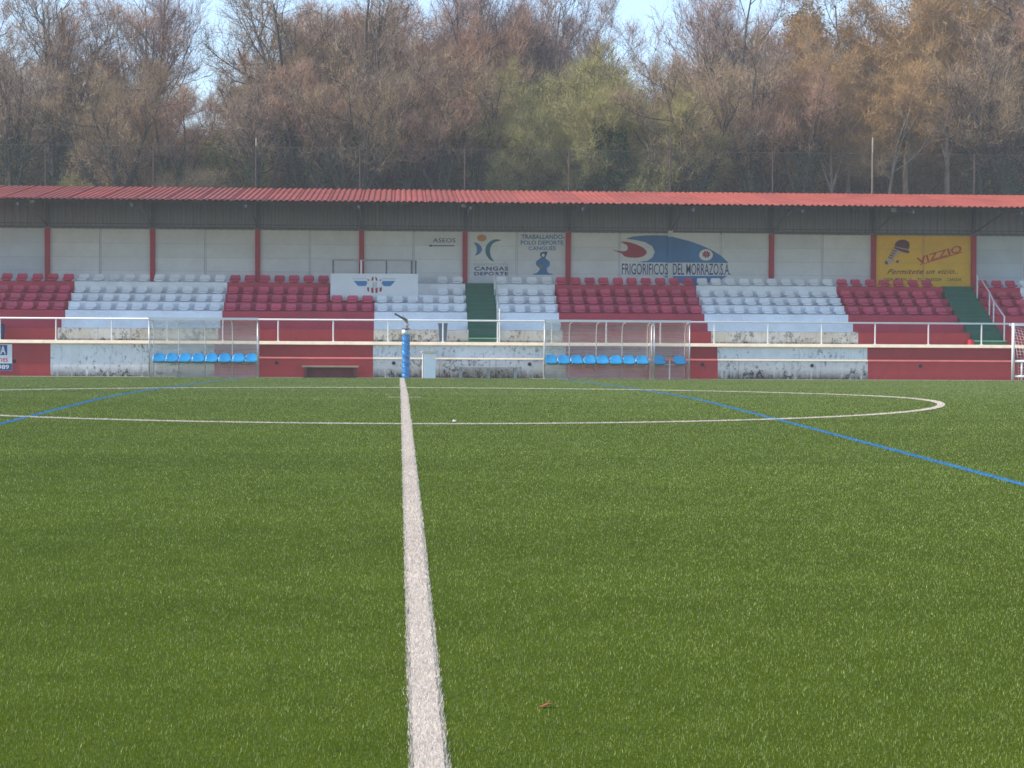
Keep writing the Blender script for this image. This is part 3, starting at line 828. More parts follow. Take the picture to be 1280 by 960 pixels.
# ------------------------------------------------------------------ dugouts
BS = seat_mesh('blue_seat_shell', M['seat_blue'], 0.42, 0.31, 0.38, 0.9)
DF, DB = 64.55, 65.45                              # front and back of a dugout
def dugout(name, xl, xr, ribs, seats, label, zt=1.80):
    g0 = BASE
    root = tag(empty(name, ((xl + xr) / 2, (DF + DB) / 2, g0)), label, 'dugout')
    def arc(x, dy=0.0):
        pts = [(x, DB - dy, g0)]
        pts.append((x, DB - dy, 1.30))
        for k in range(1, 7):
            a = k / 6 * math.pi / 2
            pts.append((x, DB - dy - 0.42 * (1 - math.cos(a)), 1.30 + (zt - 0.05 - 1.30) * math.sin(a)))
        pts.append((x, DF + 0.03, zt - 0.02))
        return pts
    for x in [xl + 0.03] + ribs + [xr - 0.03]:
        MB().tube(arc(x), 0.015, 6).build('rib', M['rail'], root, True)
    for x in (xl, xr):
        MB().tube([(x, DF, g0), (x, DF, zt)], 0.020, 8).build('front_post', M['galv'], root, True)
        MB().box(x - 0.05, x + 0.05, DF - 0.05, DF + 0.05, g0, g0 + 0.02).build('foot_plate', M['galv'], root)
    MB().box(xl - 0.02, xr + 0.02, DF - 0.03, DF + 0.03, zt, zt + 0.07).build('fascia', M['p_faded'], root)
    MB().tube([(xl, DB - 0.16, 0.42), (xr, DB - 0.16, 0.42)], 0.024, 8).build('seat_bar', M['rail'], root)
    st = [xl + 0.03] + ribs + [xr - 0.03]
    for a0, a1 in zip(st, st[1:]):
        m = MB(); ac = arc(0, -0.026)
        for (_, y, z) in ac:
            m.v += [(a0 + 0.012, y, z), (a1 - 0.012, y, z)]
        for i in range(len(ac) - 1):
            m.f.append((2 * i, 2 * i + 1, 2 * i + 3, 2 * i + 2))
        m.build('clear_panel', M['sheet'], root, True)
    for x in (xl, xr):
        ac = arc(x); m = MB()
        m.v = [(x, y, z) for _, y, z in ac] + [(x, DF + 0.03, g0)]
        m.f = [tuple(range(len(m.v)))]
        m.build('side_panel', M['sheet'], root)
    for x in seats:
        o = bpy.data.objects.new('seat', BS); COL.objects.link(o); o.parent = root
        o.location = Vector((x, DB - 0.20, 0.41)) - root.location
        o.rotation_euler = (0, 0, random.uniform(-0.05, 0.05))
    return root
dx = lambda p, Y=DB: at(p, 440, Y).x
dugout('team_dugout', dx(186.5, DF), dx(322, DF), [dx(p) for p in (223.6, 256.5, 290.6)], [at(p, 452, 65.25).x for p in (198.6, 214.7, 231, 247.7, 264.6, 281, 298, 314.2)], 'clear curved dugout with eight blue seats at left')
dugout('team_dugout', dx(681, DF), dx(814.5, DF), [dx(p) for p in (711.5, 745.2, 777.5)], [at(p, 453, 65.25).x for p in (688.8, 705, 721.4, 737.5, 753.6, 770.2, 786.6, 803)], 'clear curved dugout with eight blue seats right of the blue post')
dugout('officials_dugout', dx(817.8, DF), dx(862, DF), [], [at(824, 453, 65.25).x, at(849.5, 453, 65.25).x], 'narrow clear dugout with two blue seats beside the long one')
c = at(837, 460, 65.1)
T = tag(empty('pedestal_table', (c.x, 65.1, BASE)), 'small white pedestal table between two blue seats', 'table')
MB().tube([(c.x, 65.1, BASE), (c.x, 65.1, 0.64)], 0.022, 8).build('leg', M['rail'], T)
MB().box(c.x - 0.17, c.x + 0.17, 64.95, 65.25, 0.64, 0.665).build('table_top', M['wood'], T)

# ------------------------------------------------------------------ padded post with water gun, pillar, benches, bins
PYY = 65.1
c0 = at(507.2, 471.5, PYY); zt = at(507.2, 410.5, PYY).z
P_ = tag(empty('padded_post', (c0.x, PYY, BASE)), 'blue padded round post standing at the end of the halfway line', 'post')
m = MB(); rings = []
nz = 60
for j in range(nz + 1):
    z = BASE + (1.36 - BASE) * j / nz
    rings.append(len(m.v))
    for k in range(28):
        a = 2 * math.pi * k / 28
        rr = 0.126 + 0.014 * math.sin(z * 34 + 2.6 * a + 1.3 * math.sin(z * 11)) * math.sin(z * 9 + a) + 0.004 * math.sin(z * 90 + 3 * a)
        m.v.append((c0.x + rr * math.cos(a), PYY + rr * math.sin(a), z))
for a, b in zip(rings, rings[1:]):
    for k in range(28):
        m.f.append((a + k, a + (k + 1) % 28, b + (k + 1) % 28, b + k))
m.build('pad', M['pad'], P_, True)
MB().tube([(c0.x, PYY, 1.361), (c0.x, PYY, zt - 0.04)], 0.131, 28).build('white_band', M['p_white'], P_, True)
MB().tube([(c0.x, PYY, zt - 0.039), (c0.x, PYY, zt)], 0.133, 28).build('top_rim', M['p_navy'], P_, True)
m = MB(); N_ = 7
for i in range(N_):                               # dark mark on the white band, bent round it
    a = -1.75 + 0.09 * i
    for z in (1.43 + 0.05 * math.sin(i * 0.55) - 0.012, 1.46 + 0.05 * math.sin(i * 0.55) + 0.012):
        m.v.append((c0.x + 0.1335 * math.cos(a), PYY + 0.1335 * math.sin(a), z + 0.03))
for i in range(N_ - 1):
    m.f.append((2 * i, 2 * i + 2, 2 * i + 3, 2 * i + 1))
m.build('band_mark', M['p_black'], P_)
S_ = tag(empty('water_sprinkler', (c0.x, PYY, zt)), 'metal sprinkler gun mounted on top of the blue padded post', 'sprinkler')
s0 = at(508.7, 410, PYY); s1 = at(508.7, 402, PYY); s2 = at(494, 392.6, PYY - 0.25)
MB().tube([(s0.x, PYY, zt - 0.01), (s0.x, PYY, s1.z)], [0.05, 0.035], 10).build('stem', M['brass'], S_)
MB().tube([(s0.x, PYY, zt + 0.10), (s0.x, PYY, zt + 0.14)], 0.085, 10).build('collar', M['galv'], S_)
MB().tube([(s1.x, PYY, s1.z - 0.02), (s1.x - 0.03, PYY, s1.z + 0.04), (s2.x + 0.12, PYY - 0.2, s2.z - 0.06), (s2.x, PYY - 0.25, s2.z)], [0.05, 0.042, 0.032, 0.022], 8).build('barrel', M['steel'], S_)
MB().tube([(s2.x - 0.01, PYY - 0.25, s2.z + 0.005), (s2.x + 0.04, PYY - 0.24, s2.z - 0.02)], 0.034, 8).build('nozzle', M['p_black'], S_)
MB().tube([(s1.x + 0.02, PYY, s1.z + 0.06), (s1.x - 0.16, PYY - 0.1, s1.z + 0.19)], 0.014, 6).build('swing_arm', M['galv'], S_)

cp = at(536, 471.5, 65.2); zc = at(536, 441.5, 65.2).z; zc2 = at(536, 439, 65.2).z
wpx = (at(543.7, 455, 65.2).x - at(528.6, 455, 65.2).x)
C_ = tag(empty('concrete_pillar', (0, 0, 0)), 'short white square pillar with a cap, right of the blue post', 'pillar')
MB().box(-0.19, 0.19, -0.19, 0.19, 0, zc - BASE).build('shaft', M['post_white'], C_)
MB().prism([(-0.225, -0.225, zc - BASE), (0.225, -0.225, zc - BASE), (0.225, 0.225, zc - BASE), (-0.225, 0.225, zc - BASE)], (0, 0, zc2 - zc)).build('cap', M['coping'], C_)
C_.location = (cp.x, 65.25, BASE); C_.rotation_euler = (0, 0, math.radians(9))

def bench(xa, xb, ztop, mat_top, mat_leg, label, panel):
    x0, x1 = at(xa, 465, 65.35).x, at(xb, 465, 65.35).x
    b = tag(empty('bench', ((x0 + x1) / 2, 65.5, BASE)), label, 'bench')
    MB().box(x0, x1, 65.28, 65.75, ztop - 0.05, ztop).build('seat', mat_top, b)
    for x in ((x0 + 0.10, x1 - 0.10) if panel else (x0 + 0.06, (x0 + x1) / 2, x1 - 0.10)):
        MB().box(x - 0.05, x + 0.05, 65.33, 65.72, BASE, ztop - 0.05).build('leg', mat_leg, b)
    if panel:
        MB().box(x0 + 0.16, x1 - 0.16, 65.60, 65.66, BASE + 0.01, ztop - 0.055).build('back_panel', mat_leg, b)
bench(377.5, 448, at(412, 457.3, 65.3).z, M['wood'], M['bench_red'], 'low wooden bench against the red wall', True)
bench(573.5, 648, at(610, 458.6, 65.3).z, M['concrete'], M['concrete'], 'low grey concrete bench against the mouldy white wall', False)

def bin_(px, y, mat, label, r, zb, zt_, ribbed):
    c = at(px, 420, y)
    b = tag(empty('litter_bin', (c.x, y, zb)), label, 'bin')
    m = MB()
    if ribbed:
        for s_ in (1,):
            m.prism([(c.x - r * 0.78, y - r * 0.7, zb), (c.x + r * 0.78, y - r * 0.7, zb), (c.x + r * 0.78, y + r * 0.7, zb), (c.x - r * 0.78, y + r * 0.7, zb)], (0, 0, 0.001))
            m.v = [(c.x + sx * r * k, y + sy * r * 0.85 * k, z) for z, k in ((zb, 0.78), (zt_ - 0.05, 1.0)) for sx, sy in ((-1, -1), (1, -1), (1, 1), (-1, 1))]
            m.f = [(0, 3, 2, 1), (4, 5, 6, 7), (0, 1, 5, 4), (1, 2, 6, 5), (2, 3, 7, 6), (3, 0, 4, 7)]
        m.build('body', mat, b)
        MB().box(c.x - r * 1.08, c.x + r * 1.08, y - r, y + r, zt_ - 0.049, zt_).build('lid', mat, b)
    else:
        m.tube([(c.x, y, zb), (c.x, y, zb + 0.1), (c.x, y, zt_ - 0.12), (c.x, y, zt_ - 0.03)], [r * 0.85, r * 0.92, r, r * 0.9], 18).build('body', mat, b, True)
        MB().tube([(c.x, y, zt_ - 0.029), (c.x, y, zt_)], [r * 0.95, r * 0.7], 18).build('lid', mat, b, True)
bin_(553.5, 66.75, M['bin'], 'grey tapered litter bin behind the railing near the middle stairs', 0.15, LEDGE - 0.01, at(553, 404, 66.75).z, True)
bin_(-3.5, 66.75, M['bin_blue'], 'dark blue round litter bin at the left edge', 0.25, LEDGE - 0.01, at(0, 404, 66.75).z, False)

# advertising board cut by the left edge
a_, b_ = at(15, 463.5, W - 0.03), at(-60, 429.8, W - 0.03)
AD = tag(empty('advert_board', ((a_.x + b_.x) / 2, W - 0.03, a_.z)), 'white and navy advertising board on the red wall at left edge', 'sign')
MB().box(b_.x, a_.x, W - 0.03, W - 0.005, a_.z, b_.z).build('board', M['board'], AD)
AY = W - 0.034
paint('name_band', [(-58, 431.2), (9, 431.2), (9, 443.8), (-58, 443.8)], M['p_navy'], AD, AY)
paint('number_band', [(-60, 454.3), (14.8, 454.3), (14.8, 463.3), (-60, 463.3)], M['p_navy'], AD, AY)
text_mesh('lettering', 'IA', (-1.2, 442.8), (7.2, 442.8), (-1.2, 432.4), M['p_white'], AD, AY - 0.003, bold=0.03)
text_mesh('lettering', 'nes', (-1.0, 452.4), (9.8, 452.4), (-1.0, 447.4), M['p_brightred'], AD, AY - 0.003, bold=0.01)
text_mesh('lettering', '989', (-2.5, 461.4), (11.3, 461.4), (-2.5, 456), M['p_white'], AD, AY - 0.003, bold=0.02)

# ------------------------------------------------------------------ small goal at the right edge
GY = 64.6
g0 = at(1266, 475.0, GY); gx = g0.x
GO = tag(empty('small_goal', (gx + 2.0, GY, BASE)), 'white small football goal with net cut by the right edge', 'goal')
gt = at(1267.5, 403.8, GY).z; gw = 6.0
zb_ = float(gz(GY))
MB().tube([(gx, GY, zb_ + 0.01), (gx, GY, gt)], 0.052, 12).build('goal_post', M['rail'], GO, True)
MB().tube([(gx + gw, GY, zb_ + 0.01), (gx + gw, GY, gt)], 0.052, 12).build('goal_post', M['rail'], GO, True)
MB().box(gx + 0.051, gx + gw - 0.051, GY + 0.55, GY + 0.62, gt - 0.09, gt - 0.02).build('crossbar', M['rail'], GO)
for q, h in ((451.5, 0.045), (470.3, 0.04)):
    z = at(1270, q, GY).z
    MB().tube([(gx + 0.053, GY, z), (gx + gw - 0.053, GY, z)], h, 10).build('cross_rail', M['rail'], GO, True)
zlo, zhi = at(1270, 470.3, GY).z, at(1270, 451.5, GY).z
for k in range(6):
    x = gx + 0.29 + k * 1.05
    MB().tube([(x, GY, zb_), (x, GY, zhi - 0.046)], 0.036, 10).build('upright', M['rail'], GO, True)
m = MB()
def net_pt(u, v):
    x = gx + 0.1 + u * (gw - 0.2)
    sag = 0.16 * math.sin(min(u * 14, math.pi)) * v ** 2 if u < 0.25 else 0.06 * abs(math.sin(u * 20)) * v ** 2
    return (x + 0.12 * (1 - v) * (1 - u), GY + 0.1 + 0.5 * v - 0.25 * math.sin(v * 3.1), zb_ + 0.02 + v * (gt - 0.08 - zb_) - sag)
NU, NV = 52, 17
for i in range(NU + 1):
    m.tube([net_pt(i / NU, j / 8) for j in range(9)], 0.0055, 3, False)
for j in range(NV + 1):
    m.tube([net_pt(i / 26, j / NV) for i in range(27)], 0.0055, 3, False)
m.build('net', M['net'], GO)['kind'] = 'stuff'

# ------------------------------------------------------------------ litter on the turf
def on_ground(pxx, pyy):
    d = ROT @ Vector(((pxx - 640) / FPX, (480 - pyy) / FPX, -1.0))
    lo, hi = 2.0, 70.0
    for _ in range(50):
        t = (lo + hi) / 2; P = CAM + d * t
        if P.z > gz(P.y): lo = t
        else: hi = t
    return P
c = on_ground(681, 885)
lf = MB(); zz = c.z + 0.012
pr = [(-0.024, 0.0), (-0.012, 0.011), (0.005, 0.013), (0.022, 0.004), (0.025, -0.003), (0.009, -0.011), (-0.010, -0.010)]
top = [(c.x + x, c.y + y, zz + 0.006 * math.sin(x * 90)) for x, y in pr]
lf.prism(top, (0, 0, -0.002))
tag(lf.build('fallen_leaf', pmat('leaf_red', (0.33, 0.07, 0.025), 0.6, 0.2, 30)), 'small reddish fallen leaf lying on the near turf', 'leaf')
c = on_ground(568, 527.5)
lf = MB()
pts = ell(0, 0, 1, 1, 10)
lf.v = [(c.x + x * 0.028, c.y + y * 0.024, c.z + 0.010) for x, y in pts] + [(c.x - 0.012, c.y, c.z + 0.034), (c.x + 0.018, c.y + 0.005, c.z + 0.022)]
for i in range(10):
    lf.f.append((i, (i + 1) % 10, 10 if i in (2, 3, 4, 5, 6) else 11))
lf.f += [(2, 10, 11), (7, 11, 10)]
tag(lf.build('paper_scrap', M['p_white']), 'tiny white scrap of paper lying just beyond the circle line', 'litter')

# ------------------------------------------------------------------ land behind the stand
def hz(x, y):
    z = np.interp(y, [73.0, 80, 100, 130, 200, 300, 420, 560, 700], [5.25, 5.45, 6.4, 8.2, 15.5, 25, 32, 36, 30])
    z = z + 22 * np.exp(-((x + 108) / 42) ** 2 - ((y - 420) / 120) ** 2)
    z = z + 0.35 * np.sin(x * 0.21 + 1) * np.sin(y * 0.17) * (y > 80)
    return z
ysl = [73.0, 74.5, 76, 78, 80, 84, 88, 92, 96, 100, 105, 110, 118, 126, 135, 150, 170, 200, 240, 280, 320, 350, 380, 410, 440, 480, 540, 620, 700]
xsl = [-600, -400] + list(range(-250, 251, 10)) + [400, 600]
mb = MB()
for y in ysl:
    for x in xsl:
        mb.v.append((x, y, float(hz(x, y))))
nx = len(xsl)
for j in range(len(ysl) - 1):
    for i in range(nx - 1):
        mb.f.append((j * nx + i, j * nx + i + 1, (j + 1) * nx + i + 1, (j + 1) * nx + i))
tag(mb.build('hillside', M['soil'], smooth=True), 'rising ground under the trees behind the stand', 'hillside', kind='structure')
MB().box(-60, 60, 72.9, 73.0, 0, 5.3).build('retaining_wall', M['concrete'], GS)

# ------------------------------------------------------------------ chain-link fence behind the stand
FYY = 74.2
FT = at(640, 187.5, FYY).z
FE = tag(empty('chain_link_fence', (4, FYY, 5.3)), 'tall wire mesh fence running behind the stand roof', 'fence')
for i, p in enumerate((-73, 57, 192, 320, 450, 581, 711.5, 838, 966, 1091.5, 1218, 1343)):
    x = at(p, 215, FYY).x
    MB().tube([(x, FYY, 5.2), (x, FYY, FT + 0.05)], 0.032, 6).build('post', M['rust'], FE)
m = MB()
xa, xb = at(-90, 215, FYY).x, at(1370, 215, FYY).x
H_ = FT - 5.3
stp = 0.11
k = xa - H_
while k < xb:
    for s in (-1, 1):
        p = (k, FYY - 0.02, 5.3) if s > 0 else (k + H_, FYY - 0.02, 5.3)
        q = (k + H_, FYY - 0.02, FT) if s > 0 else (k, FYY - 0.02, FT)
        m.tube([p, q], 0.0011, 3, False)
    k += stp
m.build('wire_mesh', M['wire'], FE)['kind'] = 'stuff'
for z in (FT,):
    MB().tube([(xa, FYY - 0.025, z), (xb, FYY - 0.025, z)], 0.006, 4).build('tension_wire', M['wire'], FE)
for p, top, lab in ((320.3, 172, 'tall pale pole above the fence near the gap in the trees'), (838.3, 170, 'tall dark pole in front of the pale green trees'), (1091, 172, 'tall pale pole in front of the orange brown trees')):
    c = at(p, top, FYY + 0.3)
    o = MB().tube([(c.x, FYY + 0.3, 5.2), (c.x, FYY + 0.3, c.z - 0.04), (c.x, FYY + 0.3, c.z)], [0.030, 0.027, 0.02] if p != 1091 else [0.036, 0.032, 0.025], 8).build('fence_pole', M['pole'] if p != 838.3 else M['rust'], None, True)
    tag(o, lab, 'pole')

# ------------------------------------------------------------------ trees
def bark(name, c):
    return pmat(name, c, 0.9, 0.35, 3.0, 0.4)
BK = {'grey': bark('bark_grey', (0.130, 0.111, 0.094)), 'pale': bark('bark_pale', (0.312, 0.247, 0.189)), 'dark': bark('bark_dark', (0.072, 0.060, 0.055))}
TW = {
    'grey': leaf_mat('twigs_grey', (0.269, 0.187, 0.128), (0.616, 0.440, 0.306)),
    'red': leaf_mat('twigs_red', (0.291, 0.162, 0.102), (0.688, 0.416, 0.265)),
    'purple': leaf_mat('twigs_purple', (0.278, 0.188, 0.156), (0.634, 0.441, 0.361)),
    'brown': leaf_mat('twigs_brown', (0.264, 0.175, 0.096), (0.608, 0.428, 0.241)),
    'olive': leaf_mat('twigs_olive', (0.225, 0.195, 0.072), (0.568, 0.493, 0.193)),
    'orange': leaf_mat('twigs_orange', (0.291, 0.175, 0.079), (0.688, 0.428, 0.181)),
    'bramble': leaf_mat('twigs_bramble', (0.202, 0.138, 0.076), (0.515, 0.374, 0.204)),
}
LF = {
    'red': leaf_mat('buds_red', (0.22, 0.115, 0.075), (0.48, 0.28, 0.18), trans=0.25),
    'brown': leaf_mat('buds_brown', (0.19, 0.13, 0.07), (0.43, 0.31, 0.17), trans=0.25),
    'purple': leaf_mat('buds_purple', (0.21, 0.145, 0.13), (0.46, 0.32, 0.28), trans=0.25),
    'olive': leaf_mat('leaves_olive', (0.15, 0.15, 0.04), (0.42, 0.40, 0.13), trans=0.35),
    'orange': leaf_mat('leaves_orange', (0.22, 0.12, 0.04), (0.50, 0.30, 0.10), trans=0.3),
    'ivy': leaf_mat('leaves_ivy', (0.012, 0.032, 0.010), (0.07, 0.12, 0.035), rough=0.6, spec=0.2),
    'pine': leaf_mat('needles', (0.014, 0.030, 0.016), (0.05, 0.075, 0.038), rough=0.7),
    'green': leaf_mat('leaves_green', (0.085, 0.088, 0.030), (0.26, 0.25, 0.10), trans=0.3),
}

def grow(seed, H, spread, lean=0.0, fork=0.22, stems=4, up=0.35, dens=1.0, bud=0.0, bud_size=0.05, r0=0.17, low=0.25, fine=1.0):
    """limb tubes, twig triangles and bud / leaf quads of one bare tree standing at the origin"""
    rs = np.random.default_rng(seed)
    limbs = MB(); finals = []; ivy_pts = []
    def branch(p, d, L, r, lev):
        nseg = (7, 6, 5, 4)[lev]
        pts, rad = [p.copy()], [r]
        q = p.copy(); dd = d / np.linalg.norm(d)
        wig = (0.08, 0.15, 0.20, 0.24)[lev]
        for i in range(nseg):
            dd = dd + rs.normal(0, wig, 3) + np.array([0, 0, up * (0.12, 0.30, 0.34, 0.34)[lev]])
            dd /= np.linalg.norm(dd)
            q = q + dd * L / nseg
            pts.append(q.copy()); rad.append(max(r * (1 - 0.72 * (i + 1) / nseg), 0.006))
        limbs.tube([tuple(x) for x in pts], [float(x) for x in rad], (8, 6, 4, 3)[lev], False)
        P = np.array(pts)
        if lev <= 1:
            ivy_pts.append((P, rad))
        if lev == 3:
            finals.append(P); return
        nch = int(round(((9, 8, 7)[lev]) * dens * rs.uniform(0.85, 1.2)))
        for c in range(nch):
            t = (low if lev == 0 else 0.18) + (1 - (low if lev == 0 else 0.18)) * (c + rs.uniform(0.1, 0.9)) / nch
            k = t * nseg; i = min(int(k), nseg - 1); fr = k - i
            pos = P[i] * (1 - fr) + P[i + 1] * fr
            base = P[i + 1] - P[i]; base /= np.linalg.norm(base)
            az = rs.uniform(0, 2 * math.pi)
            side = np.array([math.cos(az), math.sin(az), rs.uniform(-0.15, 0.35)])
            side -= base * side.dot(base); side /= np.linalg.norm(side)
            an = rs.uniform(0.5, 1.2)
            nd = base * math.cos(an) + side * math.sin(an)
            ln = L * (0.52, 0.54, 0.55)[lev] * (1.12 - 0.55 * t) * rs.uniform(0.75, 1.25)
            branch(pos, nd, ln, max(rad[i] * 0.5, 0.008), lev + 1)
        if lev >= 1:
            finals.append(P[-3:])
    top = np.array([lean * H * fork, 0, H * fork])
    limbs.tube([(0, 0, -0.5), (lean * H * fork * 0.4, 0, H * fork * 0.5), tuple(top)], [r0 * 1.25, r0, r0 * 0.85], 9, False)
    ivy_pts.append((np.array([[0, 0, 0], top * 0.5, top]), [r0 * 1.2, r0, r0 * 0.85]))
    for s in range(stems):
        az = 2 * math.pi * (s + rs.uniform(0, 0.8)) / stems
        tilt = rs.uniform(0.25, 1.0) * spread / H * 1.25
        if s == 0: tilt *= 0.3
        d = np.array([math.cos(az) * tilt + lean * 0.6, math.sin(az) * tilt, 1.0])
        branch(top.copy(), d, H * (1 - fork) * rs.uniform(0.78, 1.0) * (1.0 if s == 0 else 0.92), r0 * (0.8 if s == 0 else 0.62), 0)
    # twigs
    per = max(2, int(round(6 * fine)))
    S, D = [], []
    for P in finals:
        n = per
        t = rs.uniform(0, len(P) - 1.001, n); i = t.astype(int); fr = (t - i)[:, None]
        pos = P[i] * (1 - fr) + P[i + 1] * fr
        b = P[i + 1] - P[i]; b /= (np.linalg.norm(b, axis=1)[:, None] + 1e-6)
        dr = b * 0.55 + rs.normal(0, 0.5, (n, 3)) + np.array([0, 0, 0.35])
        dr /= np.linalg.norm(dr, axis=1)[:, None]
        S.append(pos); D.append(dr * rs.uniform(0.35, 1.15, n)[:, None])
    S = np.concatenate(S); D = np.concatenate(D)
    n = len(S)
    c = np.cross(D, rs.normal(0, 1, (n, 3))); c /= (np.linalg.norm(c, axis=1)[:, None] + 1e-6)
    wd = rs.uniform(0.0045, 0.0090, n)[:, None]
    tw = np.stack([S - c * wd, S + c * wd, S + D], 1).reshape(-1, 3)
    lv = None
    if bud > 0:
        m = int(n * bud); i = rs.integers(0, n, m)
        pos = S[i] + D[i] * rs.uniform(0.3, 1.0, m)[:, None] + rs.normal(0, 0.03, (m, 3))
        a = rs.normal(0, 1, (m, 3)); a /= np.linalg.norm(a, axis=1)[:, None]
        b = np.cross(a, rs.normal(0, 1, (m, 3))); b /= (np.linalg.norm(b, axis=1)[:, None] + 1e-6)
        sz = bud_size * rs.uniform(0.5, 1.3, m)[:, None]
        lv = np.stack([pos - a * sz, pos + b * sz * 0.5, pos + a * sz, pos - b * sz * 0.5], 1).reshape(-1, 3)
    return limbs, tw, lv, ivy_pts

def quads_around(pts, n, rs, spread, size):
    out = []
    for P, rad in pts:
        L = np.linalg.norm(P[-1] - P[0]); m = int(n * L)
        t = rs.uniform(0, len(P) - 1.001, m); i = t.astype(int); fr = (t - i)[:, None]
        pos = P[i] * (1 - fr) + P[i + 1] * fr + rs.normal(0, 1, (m, 3)) * (spread + np.array(rad)[i])[:, None]
        a = rs.normal(0, 1, (m, 3)); a /= np.linalg.norm(a, axis=1)[:, None]
        b = np.cross(a, rs.normal(0, 1, (m, 3))); b /= (np.linalg.norm(b, axis=1)[:, None] + 1e-6)
        sz = size * rs.uniform(0.6, 1.3, m)[:, None]
        out.append(np.stack([pos - a * sz, pos + b * sz * 0.7, pos + a * sz, pos - b * sz * 0.7], 1).reshape(-1, 3))
    return np.concatenate(out)

O0 = Vector((0, 0, 0))
def tree_proto(name, seed, bk, tw, leaf=None, ivy=0, **kw):
    limbs, T, Lv, ip = grow(seed, **kw)
    rs = np.random.default_rng(seed + 99)
    root = empty(name, (0, 0, 0))
    limbs.build('trunk', BK[bk], root, True)
    n = len(T) // 3
    cr = tri_mesh('crown', T, TW[tw], root, rs.beta(2, 2, n))
    if Lv is not None:
        tri_mesh('buds' if kw.get('bud_size', 0.05) < 0.06 else 'leaves', Lv, LF[leaf or tw], cr, rs.beta(2, 2, len(Lv) // 4), 4)
    if ivy:
        sel = [(P, r) for P, r in ip if P[:, 2].min() < ivy][-1:] + [(P, r) for P, r in ip if P[:, 2].min() < ivy][:3]
        sel = [(P[:max(2, int(len(P) * 0.7))], r) for P, r in sel]
        tri_mesh('ivy', quads_around(sel, 260, rs, 0.13, 0.055), LF['ivy'], root, rs.beta(2, 3, 10 ** 6)[:sum(int(260 * np.linalg.norm(P[-1] - P[0])) for P, r in sel)], 4)
    return root

def clump_tree(name, seed, mat, bk, H, crown, n, size, r0=0.14, trunk_to=0.8, cone=0.0, twigs=0, tw='olive'):
    """evergreen or leafy shrub: a stem, side limbs and thousands of leaf-sized faces gathered in clumps"""
    rs = np.random.default_rng(seed)
    root = empty(name, (0, 0, 0))
    mb = MB(); mb.tube([(0, 0, -0.4), (rs.normal(0, 0.1), 0, H * 0.4), (rs.normal(0, 0.2), 0, H * trunk_to)], [r0, r0 * 0.7, r0 * 0.2], 7, False)
    cen, rad = [], []
    K = crown[3]
    for k in range(K):
        v = rs.normal(0, 1, 3); v /= np.linalg.norm(v); v *= rs.uniform(0.25, 1.0) ** 0.5
        z = crown[2] * v[2] + crown[4]
        sq = max(0.15, 1 - cone * (z / H)) if cone else 1
        c = np.array([crown[0] * v[0] * sq, crown[1] * v[1] * sq, z])
        cen.append(c); rad.append(rs.uniform(0.25, 0.6) * min(1.0, crown[0] * 0.5))
        mb.tube([(0, 0, max(0.2, z * 0.6)), tuple(c * 0.6 + np.array([0, 0, z * 0.25])), tuple(c)], [r0 * 0.3, r0 * 0.18, 0.008], 4, False)
    mb.build('trunk', BK[bk], root, True)
    cen = np.array(cen); rad = np.array(rad)
    i = rs.integers(0, K, n)
    pos = cen[i] + rs.normal(0, 0.55, (n, 3)) * rad[i][:, None]
    a = rs.normal(0, 1, (n, 3)); a /= np.linalg.norm(a, axis=1)[:, None]
    b = np.cross(a, rs.normal(0, 1, (n, 3))); b /= (np.linalg.norm(b, axis=1)[:, None] + 1e-6)
    sz = size * rs.uniform(0.5, 1.3, n)[:, None]
    q = np.stack([pos - a * sz, pos + b * sz * 0.55, pos + a * sz, pos - b * sz * 0.55], 1).reshape(-1, 3)
    cr = tri_mesh('crown', q, LF[mat], root, rs.beta(2, 2, n), 4)
    if twigs:
        i = rs.integers(0, K, twigs)
        S = cen[i] + rs.normal(0, 0.5, (twigs, 3)) * rad[i][:, None]
        D = rs.normal(0, 0.35, (twigs, 3)) + np.array([0, 0, 0.25])
        c = np.cross(D, rs.normal(0, 1, (twigs, 3))); c /= (np.linalg.norm(c, axis=1)[:, None] + 1e-6)
        tri_mesh('twigs', np.stack([S - c * 0.008, S + c * 0.008, S + D], 1).reshape(-1, 3), TW[tw], cr, rs.beta(2, 2, twigs))
    return root

